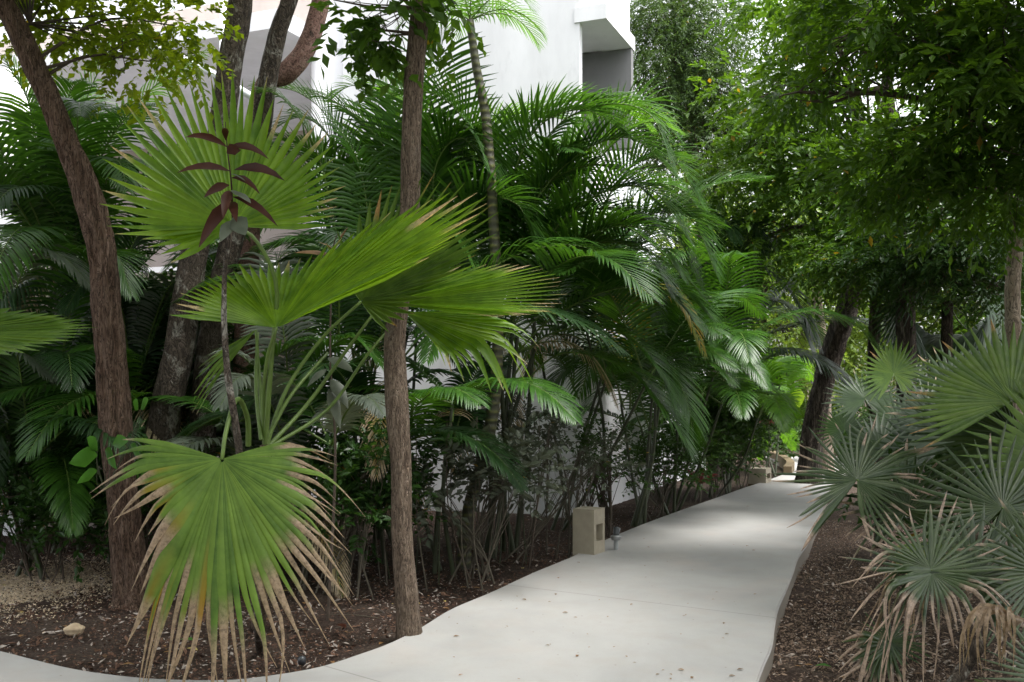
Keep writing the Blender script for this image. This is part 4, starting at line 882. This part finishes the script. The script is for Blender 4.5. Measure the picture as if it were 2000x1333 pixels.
# big yellow-green leaf at the right edge
pd = thing('fan_palm', base_pt(2010, 7.6, 0), 'tall fan palm with wide yellow-green leaf at the right edge', 'palm', G1)
bd_ = base_pt(2010, 7.6, 0); cd = P(2010, 900, 7.6)
mb = MB(); mb.tube(spline([bd_, cd], 10), [.07] * 10, 12, .1); mb.build('trunk', M['bark_brown'], pd)
star(pd, (1975, 785, 6.9), round_tips(1975, 785, 6.9, 215, -20, 215, (.1, .5), 17, sx=1.0, sy=.75), 40, M['fan_right'], cd, split=.62, fold=.5, dead=.5, dead_at=.93, jit=.05, seed=61)
star(pd, (1985, 850, 7.2), round_tips(1985, 850, 7.2, 220, 100, 230, (.2, .3), 11, sy=.8), 24, M['fan_blue'], cd, split=.5, fold=.5, dead=.2, dead_at=.93, seed=62)
star(pd, (1870, 860, 8.0), round_tips(1870, 860, 8.0, 120, -30, 210, (.3, .4), 13), 30, M['fan_dark'], cd, split=.55, seed=63)
star(pd, (2080, 900, 6.8), round_tips(2080, 900, 6.8, 200, 60, 260, (.3, .4), 13), 30, M['fan_right'], cd, split=.55, seed=64)
pe = thing('fan_palm', base_pt(1720, 10, 0), 'shadowy fan palm just right of the leaning dark trunk', 'palm', G1)
ce = P(1720, 860, 10)
mb = MB(); mb.tube([base_pt(1720, 10, 0), ce], .06, 10); mb.build('trunk', M['bark_dark'], pe)
for i, (hx, hy, dd, R_, m_) in enumerate([(1690, 780, 10, 80, 'fan_dark'), (1760, 830, 9.5, 90, 'fan_dark'), (1820, 810, 9.2, 95, 'fan_dark'), (1650, 840, 10.5, 60, 'fan_dark'), (1720, 880, 9.2, 85, 'fan_dark'), (1800, 880, 8.8, 100, 'fan_dark'), (1745, 730, 10.5, 70, 'fan_right'), (1860, 760, 9.5, 90, 'fan_dark')]):
    star(pe, (hx, hy, dd), round_tips(hx, hy, dd, R_, -60, 240, (.3 * (-1) ** i, .4), 13, sy=.7 + .05 * i), 30, M[m_], ce, split=.5, dead=.2, dead_at=.9, seed=70 + i)
pf = thing('fan_palm', base_pt(1860, 13, 0), 'dark fan palm with hanging skirt of leaves under the right canopy', 'palm', G1)
cf = P(1850, 590, 12.5); mb = MB(); mb.tube(spline([base_pt(1860, 13, 0), P(1850, 750, 12.7), cf], 12), .07, 10); mb.build('trunk', M['bark_dark'], pf)
for i in range(12):
    a = i / 12 * 2 * math.pi; hx = 1850 + 85 * math.cos(a); hy = 590 + 55 * math.sin(a * 1.0) + 10
    star(pf, (hx, hy, 12.5 + .4 * math.sin(a)), round_tips(hx, hy, 12.5 + .4 * math.sin(a), 75, math.degrees(-math.atan2(hy - 590, hx - 1850)) - 95, math.degrees(-math.atan2(hy - 590, hx - 1850)) + 95, (.2, .3), 9), 22, M['areca_dark' if i % 3 else 'fan_blue'], cf, split=.45, seed=90 + i, droop=.3)

# ---------------------------------------------------------------- trees on the right
tree('leaning_dark_tree', 'dark fissured tree trunk leaning right beside the far bend of the path', [base_pt(1580, 15.5), P(1582, 900, 15.5), P(1592, 820, 15.4), P(1622, 700, 15.2), P(1648, 620, 15), P(1672, 550, 14.8), P(1710, 440, 14.5), P(1740, 300, 14.2), P(1730, 120, 14)],
     [.22, .175, .165, .16, .16, .155, .12, .09, .06], M['bark_dark'],
     [(1500, 330, 13.5, 1.0, .7, 1.2), (1640, 420, 13.5, 1.1, .6, 1.2), (1490, 190, 13.5, .8, .5, 1.0), (1750, 300, 13, 1.2, .8, 1.2), (1820, 470, 12.8, 1.0, .5, 1.0), (1480, 470, 14, .5, .35, .8), (1700, 10, 13.5, 1.2, .5, 1.3), (1560, 30, 13.5, .8, .3, 1.0)], M['tree_leaf'], 2900, .32, 12, .12, .026, 31, flute=.06, lump=.08, limb_r=.05, dens=.20, nclump=230)
tree('fine_leaved_tree', 'tall tree with fine drooping grey-green leaves beside the white canopy', [base_pt(1405, 19.5), P(1400, 700, 19.5), P(1380, 500, 19.5), P(1350, 250, 19.3), P(1330, 0, 19.2)],
     [.2, .16, .14, .1, .06], M['bark_mottle'],
     [(1300, 120, 18.5, 1.0, 1.2, 1.0), (1380, 60, 18.5, 1.1, 1.3, 1.0), (1260, 20, 18.8, .7, .9, .9), (1340, 310, 18.3, .8, .9, .9), (1440, 380, 18, .8, .8, .8), (1250, 230, 18.2, .5, .8, .5), (1240, 330, 18.0, .4, .5, .4), (1420, 220, 18.5, .9, .9, .9)], M['tree_fine'], 4600, .42, 16, .085, .013, 32, hang=.7, limb_r=.05, dens=.3, nclump=190)
tree('overhanging_tree', 'pale-trunked tree at the right edge with branches spreading over the path', [base_pt(2010, 9.2), P(1985, 900, 9.2), P(1978, 650, 9.2), P(1985, 480, 9.2), P(2030, 330, 9.1), P(2080, 150, 9), P(2100, -60, 9)],
     [.10, .078, .07, .065, .06, .06, .05], M['bark_pale'],
     [(1720, 60, 8.4, .8, .25, .8), (1850, 60, 8.2, .9, .45, .9), (1900, 250, 8.2, .8, .4, .8), (1960, 380, 8.5, .5, .35, .7), (1560, 180, 8.8, .45, .2, .5), (1780, 330, 8.8, .7, .3, .7), (1960, 120, 7.6, .6, .4, .6), (2100, 250, 7.8, .5, .5, .6), (1800, -120, 8.2, 1.3, .3, 1.0)], M['tree_leaf'], 1900, .24, 10, .115, .023, 33, limb_r=.04, dens=.14, nclump=170)
tree('dark_tree', 'thin dark straight trunk right of the leaning dark tree', [base_pt(1712, 13), P(1708, 800, 13), P(1706, 700, 13), P(1712, 560, 13), P(1715, 420, 13)], [.09, .08, .075, .07, .05], M['bark_dark'],
     [(1720, 480, 12.5, .9, .4, .8), (1640, 500, 12.6, .6, .25, .5)], M['tree_leaf'], 600, .28, 11, .085, .018, 34, dens=.2, nclump=40)
tree('dark_tree', 'stout black-barked trunk in shade, third from the path on the right', [base_pt(1772, 12), P(1770, 740, 12), P(1768, 600, 12), P(1762, 470, 12)], [.13, .115, .11, .09], M['bark_dark'],
     [(1790, 500, 11.5, 1.0, .35, .8), (1900, 470, 11, .9, .4, .8), (1950, 560, 11, .45, .3, .5), (1860, 400, 11, .9, .35, .9)], M['tree_dark'], 1300, .28, 11, .085, .018, 35, dens=.2, nclump=80)
tree('thin_grey_tree', 'thin grey trunk standing left of the leaning dark tree', [base_pt(1618, 17.5), P(1610, 700, 17.5), P(1598, 600, 17.5), P(1590, 480, 17.5)], [.1, .085, .08, .06], M['bark_pale'],
     [(1560, 470, 17, .9, .6, .9), (1620, 520, 17, .8, .4, .8)], M['tree_leaf'], 500, .35, 11, .1, .02, 36, nclump=40)
# trees farther back
for i, (px, d, lab, m_, top) in enumerate([(1480, 27, 'far pale green tree seen through the gap above the path', 'far_leaf', 420), (1650, 30, 'far tree with light foliage behind the leaning dark trunk', 'far_leaf', 380), (1850, 26, 'far yellow-green tree behind the stout black trunk', 'far_leaf', 350),
                                           (2000, 24, 'far bushy tree at the right edge behind the pale trunk', 'tree_leaf', 300), (1330, 32, 'far tree beside the end of the building', 'far_leaf', 300), (1560, 38, 'farthest tree over the end of the path', 'far_leaf', 350)]):
    s = d / 27
    tree('background_tree', lab, [base_pt(px, d), P(px + 10, 700, d), P(px, 500, d)], [.2, .15, .1], M['bark_dark'],
         [(px, 520, d, 2.0 * s, 1.6 * s, 1.8), (px - 90, 620, d, 1.4 * s, 1.1 * s, 1.4), (px + 90, 640, d - 1, 1.5 * s, 1.2 * s, 1.4), (px, top, d, 1.8 * s, 1.3 * s, 1.5), (px + 40, 760, d - 1, 1.5 * s, .8 * s, 1.2)], M[m_], 1300, .6, 11, .17, .04, 200 + i, limb_r=.08, dens=.5, nclump=90)
def WB(x, y, z, rx, rz, ry): return (1000 + x / y * F, HOR - (z - CAMZ) * F / y, y, rx, rz, ry)
def shade_crown(t, start, blobs, mat, n, seed):  # unseen leaf masses added out of view to cut the light
    crown(t, np.array([start]), [WB(*b) for b in blobs], mat, n, .34, 11, .12, .03, seed, limb_r=.05, nclump=max(10, n // 16), dens=.3)
ths = {o['label']: o for o in C.objects if 'label' in o}
tf = lambda k: [o for l_, o in ths.items() if k in l_][0]
shade_crown(tf('shaggy barked'), P(-50, -220, 6.7), [(-3, 6.3, 5.6, 1.5, .5, 1.2), (-1.8, 4.2, 5.2, 1.5, .5, 1.4), (-4.3, 5, 5.2, 1.3, .5, 1.3), (-3.6, 8.6, 6.7, 1.5, .6, 1.0), (-2.5, 2.2, 4.8, 1.6, .5, 1.2), (-5, 7.5, 6.0, 1.2, .6, 1.2), (-2.5, -2.0, 3.3, 1.9, 1.9, .8), (-4.8, 0.5, 3.0, 1.2, 1.9, 1.4), (-2.5, -2.4, 1.2, 2.6, 1., .5)], M['tree_leaf'], 3900, 801)  # masses behind the camera are an added leaf wall against front light
shade_crown(tf('slim brown'), P(835, -350, 6.1), [(-.8, 6.3, 5.9, 1.4, .5, 1.2), (.3, 3.8, 5.4, 1.5, .5, 1.4), (-.8, 8.6, 6.9, 1.2, .5, .9), (.2, 1.8, 5.0, 1.5, .5, 1.2)], M['tree_dark'], 900, 802)  # added above the view to darken the understory
shade_crown(tf('right edge with'), P(2100, -60, 9), [(3.4, 7.6, 6.0, 1.4, .5, 1.2), (3.2, 5.2, 5.4, 1.3, .5, 1.4), (5.2, 4, 4.6, 1.4, .6, 1.3), (2.8, 2.5, 5.2, 1.4, .5, 1.2), (2.0, 4.0, 4.3, 1.1, .3, .9), (3.6, 4.6, 4.2, 1.0, .5, 1.0), (5.6, 6, 3.2, 1., 1.5, 1.4), (6.2, 8.5, 3.2, 1., 1.5, 1.2), (4.4, 3, 2.8, 1., 1.5, 1.0), (2.5, -2.2, 3.4, 1.8, 1.9, .8), (.5, -2.4, 3.4, 1.8, 1.9, .8), (4.5, -1.2, 3, 1.4, 1.8, 1.), (6, 1, 2.6, 1.2, 1.8, 1.4), (1.5, -2.4, 1.2, 2.6, 1., .5)], M['tree_leaf'], 4600, 803)  # added above, beside and behind the view to block light
def bush(name, label, blobs, mat, n, seed, ll=.07, lw=.018, stems=6, smat=None, L=.2, hang=.2, cat='shrub', group='shrubs in the planting beds', lean=.2, dens=.12):
    r = np.random.default_rng(seed); c = P(*blobs[0][:3]); b = np.array([c[0], c[1], .06])
    t = thing(name, b, label, cat, group)
    cc, cv = blob_points(blobs, max(10, n // 8), r, .5)
    for i in range(stems):
        e = cc[r.integers(0, len(cc))]; s = off_path(b + [r.normal(0, lean), r.normal(0, lean * .7), -.04])
        mb = MB(); q = spline([s, (s + e) / 2 + r.normal(0, .04, 3), e], 12); mb.tube(q, np.linspace(.009, .004, 12), 6)
        for j in range(4):
            e2 = cc[np.argsort(np.linalg.norm(cc - e, axis=1))[min(len(cc) - 1, j + 1)]]; s2 = q[r.integers(5, 11)]; mb.tube(spline([s2, (s2 + e2) / 2 + r.normal(0, .02, 3), e2], 6), np.linspace(.004, .002, 6), 4)
        mb.build('stem', smat or M['twig_pale'], t)
    sel = r.integers(0, len(cc), n); pts = cc[sel] + r.normal(0, dens, (n, 3)) * [1, 1, .7]
    mb = MB(); sprays(mb, pts, unit(pts - cc[sel] + [0, 0, .1]), L, 8, ll, lw, hang=hang, r=r); mb.build('foliage', mat, t, smooth=False)
    return t
bush('shrub', 'grey-leaved shrub with bare pale stems between slim trunk and ringed palm', [(930, 930, 8.1, .45, .18, .35), (870, 960, 8.1, .3, .12, .3), (1000, 900, 8.3, .35, .2, .3)], M['shrub_grey'], 170, 401, .09, .026, stems=9)
bush('shrub', 'twiggy grey shrub in front of the pale wall in the middle', [(1060, 880, 9.2, .4, .3, .4), (1020, 820, 9.2, .3, .2, .3), (1130, 900, 9.4, .3, .2, .3)], M['shrub_grey'], 140, 402, .07, .02, stems=9)
bush('shrub', 'sparse dark-stemmed shrub just behind the tan bollard', [(1180, 900, 10.4, .5, .25, .35), (1140, 860, 10.4, .4, .2, .3)], M['shrub_green'], 120, 403, .07, .016, stems=11, smat=M['twig'])
bush('shrub', 'low green shrub on the left path edge beyond the bollard', [(1280, 900, 12, .6, .25, .4), (1330, 880, 12.5, .5, .3, .4)], M['shrub_green'], 380, 404, .07, .018, stems=9)
bush('shrub', 'dense green bush with leaning pale twigs beside the red ti plant', [(1400, 860, 14, .6, .5, .5), (1430, 800, 14.5, .6, .5, .5), (1370, 810, 14, .5, .5, .5)], M['shrub_green'], 800, 405, .08, .022, stems=9)
bush('shrub', 'small leafy bush before the second bollard', [(1450, 880, 15.0, .35, .4, .4), (1460, 830, 15.2, .4, .4, .4)], M['shrub_green'], 400, 406, .07, .018, stems=5)
bush('shrub', 'dark tangled shrub at the foot of the mottled tree', [(330, 960, 7.9, .6, .35, .4), (180, 980, 7.9, .5, .3, .4)], M['tree_dark'], 420, 407, .08, .02, stems=10, smat=M['twig'])
bush('shrub', 'shaded low shrub at the far left above the gravel patch', [(60, 980, 8.0, .6, .35, .4), (-40, 920, 8.0, .5, .4, .4)], M['tree_dark'], 420, 408, .08, .02, stems=8, smat=M['twig'])
bush('shrub', 'shaded shrub behind the drooping brown-tipped leaf', [(640, 960, 7.6, .5, .3, .4), (730, 900, 7.8, .4, .3, .4)], M['tree_dark'], 360, 409, .08, .02, stems=12)
bush('shrub', 'leafy background shrub right of the far path end', [(1640, 860, 20, 1.2, .7, .8), (1740, 840, 19, 1.2, .7, .8)], M['shrub_green'], 700, 410, .12, .03, stems=6)
bush('shrub', 'bright leafy hedge closing the far end of the path', [(1560, 850, 26, 1.5, .7, .8), (1440, 830, 26, 1.5, .9, .8)], M['tree_leaf'], 800, 411, .16, .05, stems=6, L=.4, dens=.3)
bush('shrub', 'dark low growth in the shade below the right edge palm', [(1930, 960, 8.3, .8, .4, .5), (1800, 940, 9.2, .8, .3, .5)], M['tree_dark'], 500, 412, .09, .024, stems=6)
bush('shrub', 'tall dark shrub closing the gap before the garden wall at the far left', [(-20, 650, 10.4, .9, .8, .4), (-40, 820, 10.2, .9, .6, .4), (90, 760, 10.3, .6, .6, .4)], M['tree_dark'], 900, 420, .12, .032, stems=6, smat=M['twig'], dens=.22, L=.3)
bush('shrub', 'tall dark shrub in deep shade between leaning trunk and mottled tree', [(260, 700, 10.0, .6, .9, .4), (330, 860, 9.8, .7, .5, .4), (180, 860, 9.9, .7, .5, .4)], M['tree_dark'], 900, 421, .12, .032, stems=6, smat=M['twig'], dens=.22, L=.3)
bush('shrub', 'dark leafy shrub at the wall foot behind the fan palm stalks', [(520, 900, 9.0, .8, .4, .3), (640, 930, 8.9, .5, .3, .3)], M['shrub_green'], 420, 422, .10, .028, stems=6, smat=M['twig'], dens=.18, L=.26)
# bamboo-like thin stems crowd
for i, (px, d, lab) in enumerate([(700, 8.2, 'thicket of bare cane stems right of the drooping leaf'), (880, 8.0, 'thicket of bare cane stems around the slender palm base'), (985, 9.0, 'thicket of pale leaning cane stems left of the bollard'), (150, 8.4, 'thicket of dark cane stems behind the gravel patch')]):
    r = np.random.default_rng(500 + i); b = base_pt(px, d, .06); t = thing('cane_thicket', b, lab, 'canes', 'cane thickets in the left bed')
    for j in range(9):
        s = off_path(b + [r.normal(0, .30), r.normal(0, .22), -.03], .2); e = s + [r.normal(.03, .13), r.normal(0, .12), r.uniform(.6, 1.4)]
        mb = MB(); mb.tube(spline([s, (s + e) / 2 + r.normal(0, .03, 3), e], 10), np.linspace(r.uniform(.004, .009), .003, 10), 6); mb.build('cane', M['twig_pale' if r.uniform() < .3 and i < 3 else 'stalk_dark' if j % 2 else 'twig'], t)
# ti plants
def ti(px, py, d, s, label, mat='red_leaf'):
    b = base_pt(px, d, .08); t = thing('ti_plant', b, label, 'plant', 'red-leaved ti plants'); r = np.random.default_rng(int(px)); top = P(px, py, d)
    mb = MB(); mb.tube(spline([b - [0, 0, .05], top], 6), .012, 6); mb.build('stem', M['twig_pale'], t)
    for i in range(9):
        a = i * 2.4; e = top + np.array([math.cos(a) * s, math.sin(a) * s * .6, s * r.uniform(.1, 1.1)]); mb = MB(); big_leaf(mb, top, e, s * .14, r, .5); mb.build('leaf', M[mat], t)
ti(1368, 945, 13.2, .26, 'small red ti plant at the left path edge far past the bollard'); ti(1502, 830, 16.8, .3, 'red-tipped ti plant above the second bollard')
# broadleaf plant at the foot of the leaning trunk
bp0 = None
bp = thing('broadleaf_plant', base_pt(200, 6.7, .08), 'broadleaf plant with fresh green leaves at the foot of the leaning trunk', 'plant'); rb = np.random.default_rng(77)
for a, b, w_ in [((190, 890), (135, 900), 22), ((205, 880), (228, 910), 18), ((190, 880), (170, 850), 14), ((220, 870), (250, 855), 14), ((270, 800), (260, 780), 12), ((275, 800), (290, 775), 12), ((190, 920), (150, 940), 14), ((255, 870), (275, 890), 12)]:
    mb = MB(); big_leaf(mb, P(*a, 6.7), P(*b, 6.5), w_ / F * 6.6, rb, .2, side=(0.2, -.3, 1)); o = mb.build('leaf', M['broad'], bp)
    stalk(o, [P(205, 960, 6.8), P(a[0], a[1] + 25, 6.75), P(*a, 6.7)], .003, .002, M['stalk_dark'])
lm_ = thing('lime_leaf_plant', base_pt(1555, 18, .08), 'plant with one glowing lime leaf beside the leaning dark trunk', 'plant')
mb = MB(); big_leaf(mb, P(1572, 775, 18), P(1540, 780, 18), .2, rb, .1, side=(0, -.3, 1)); o = mb.build('leaf', M['lime'], lm_); stalk(o, [base_pt(1555, 18, .05), P(1575, 850, 18), P(1572, 775, 18)], .012, .008)

# ---------------------------------------------------------------- fallen leaves
def fallen(px, py, z, s, label, mat, grp, seed):
    r = np.random.default_rng(seed); c = G(px, py, z); c[2] = z + .004; a = r.uniform(0, 6.28); d = np.array([math.cos(a), math.sin(a), 0]) * s / 2
    mb = MB(); u = np.linspace(0, 1, 6); Cn = c - d + 2 * d * u[:, None] + np.array([0, 0, 1.]) * (np.sin(u * np.pi) * s * .12)[:, None]
    S = np.tile(np.cross(unit(d), UP), (6, 1)); N = np.tile(UP, (6, 1)); W = s * .27 * np.interp(u, [0, .1, .4, .75, 1], [.05, .5, 1, .65, .03]); D = np.zeros((1, 6, 3)); D[..., 0] = r.uniform(); D[..., 2] = 1. if mat == 'y' else 0
    mb.strips(Cn[None], W[None], S[None], N[None], -.3, D)
    return tag(mb.build('fallen_leaf', M['litter'] if mat in 'by' else M[mat], origin=c), label, 'fallen leaf', grp)
dry = [(1258, 1053), (1266, 1070), (1090, 1130), (1086, 1162), (1010, 1166), (1010, 1190), (1170, 1173), (1234, 1182), (1104, 1198), (1075, 1260), (886, 1285), (1330, 1240), (1340, 1202), (1310, 1319), (1285, 1319), (1240, 1296), (1352, 1115), (1400, 1158), (1336, 1204), (1430, 1012), (1460, 990), (1480, 960), (1510, 975), (1475, 1162), (1420, 1240), (1412, 1248), (1330, 1310), (1352, 1325), (1430, 1322), (1130, 1100), (1160, 1085), (990, 1225), (1200, 1265), (900, 1320), (1013, 1328), (1185, 1140), (1560, 960), (1525, 955), (1445, 975), (1390, 1000)]
for k_ in range(45):
    px_ = rnd.uniform(850, 1560); py_ = rnd.uniform(960, 1330); q_ = G(px_, py_)
    if inside((q_[0], q_[1])): dry.append((px_, py_))
for i, (a, b) in enumerate(dry): fallen(a, b, .12, .018 + .024 * rnd.random() ** 2, 'tiny dry leaf fragment lying on the pale concrete path', 'b', 'leaf fragments on the path', 600 + i)
fallen(375, 1270, .09, .09, 'pale yellow fallen leaf on the mulch below the drooping fan leaf', 'y', 'fallen leaves on the mulch', 701)
fallen(525, 1212, .10, .08, 'orange-brown fallen leaf by the sapling foot', 'b', 'fallen leaves on the mulch', 702)
fallen(365, 1252, .10, .10, 'green fallen leaf beside the pale yellow leaf', 'broad', 'fallen leaves on the mulch', 703)
fallen(665, 1225, .10, .11, 'purple fallen leaf between fan leaf tips and slim trunk', 'maroon', 'fallen leaves on the mulch', 704)
fallen(1608, 1303, .02, .09, 'green fallen leaf on the mulch right of the path', 'broad', 'fallen leaves on the mulch', 705)
fallen(250, 1300, .10, .07, 'brown fallen leaf near the lower left path edge', 'b', 'fallen leaves on the mulch', 706)
rl = np.random.default_rng(909)
ll_ = 'dry curled brown leaf in the litter of the left bed'; lr_ = 'small dry leaf in the litter right of the path'
n_ = 0
while n_ < 70:
    px_, py_ = rl.uniform(-20, 1050), rl.uniform(1060, 1320); q = G(px_, py_, .06)
    if inside((q[0], q[1])) or q[0] > xc(q[1]): continue
    fallen(px_, py_, .065, rl.uniform(.025, .06), ll_, 'by'[int(rl.uniform() < .12)], 'dry leaves in the left bed litter', 1000 + n_); n_ += 1
n_ = 0
while n_ < 30:
    px_, py_ = rl.uniform(1520, 1800), rl.uniform(1060, 1330); q = G(px_, py_, .0)
    if inside((q[0], q[1])) or q[0] < xc(q[1]): continue
    fallen(px_, py_, .012, rl.uniform(.02, .05), lr_, 'b', 'dry leaves in the right bed litter', 1200 + n_); n_ += 1
for i in range(14):
    px_, py_ = rl.uniform(500, 1000), rl.uniform(1080, 1230); q = G(px_, py_, .06)
    if inside((q[0], q[1])): continue
    a_ = rl.uniform(0, 3.1); dq = np.array([math.cos(a_), math.sin(a_), 0]) * rl.uniform(.08, .22); mb = MB()
    mb.tube(spline([q - dq, q + [0, 0, .015] + rl.normal(0, .012, 3), q + dq], 9), np.linspace(.0035, .0015, 9), 5)
    tag(mb.build('fallen_twig', M['twig_pale'], origin=q), 'thin dry twig lying on the mulch near the slim trunk', 'twig', 'twigs on the left mulch')
c = G(145, 1230, .09)
bm = bmesh.new(); bmesh.ops.create_icosphere(bm, subdivisions=3, radius=.055)
for v in bm.verts: v.co = Vector((v.co.x * 1.2, v.co.y * .9, v.co.z * .7)) * (1 + .10 * math.sin(v.co.x * 70 + 1) * math.cos(v.co.y * 60) + .06 * math.sin(v.co.z * 120))
me = bpy.data.meshes.new('stone'); bm.to_mesh(me); bm.free(); me.materials.append(M['gravel']); o = bpy.data.objects.new('stone', me); COL.objects.link(o); o.location = tuple(c)
tag(o, 'tan fist-sized stone lying in the lower left mulch', 'stone')
print('OBJECTS', len(C.objects), 'VERTS', sum(len(m.vertices) for m in bpy.data.meshes))
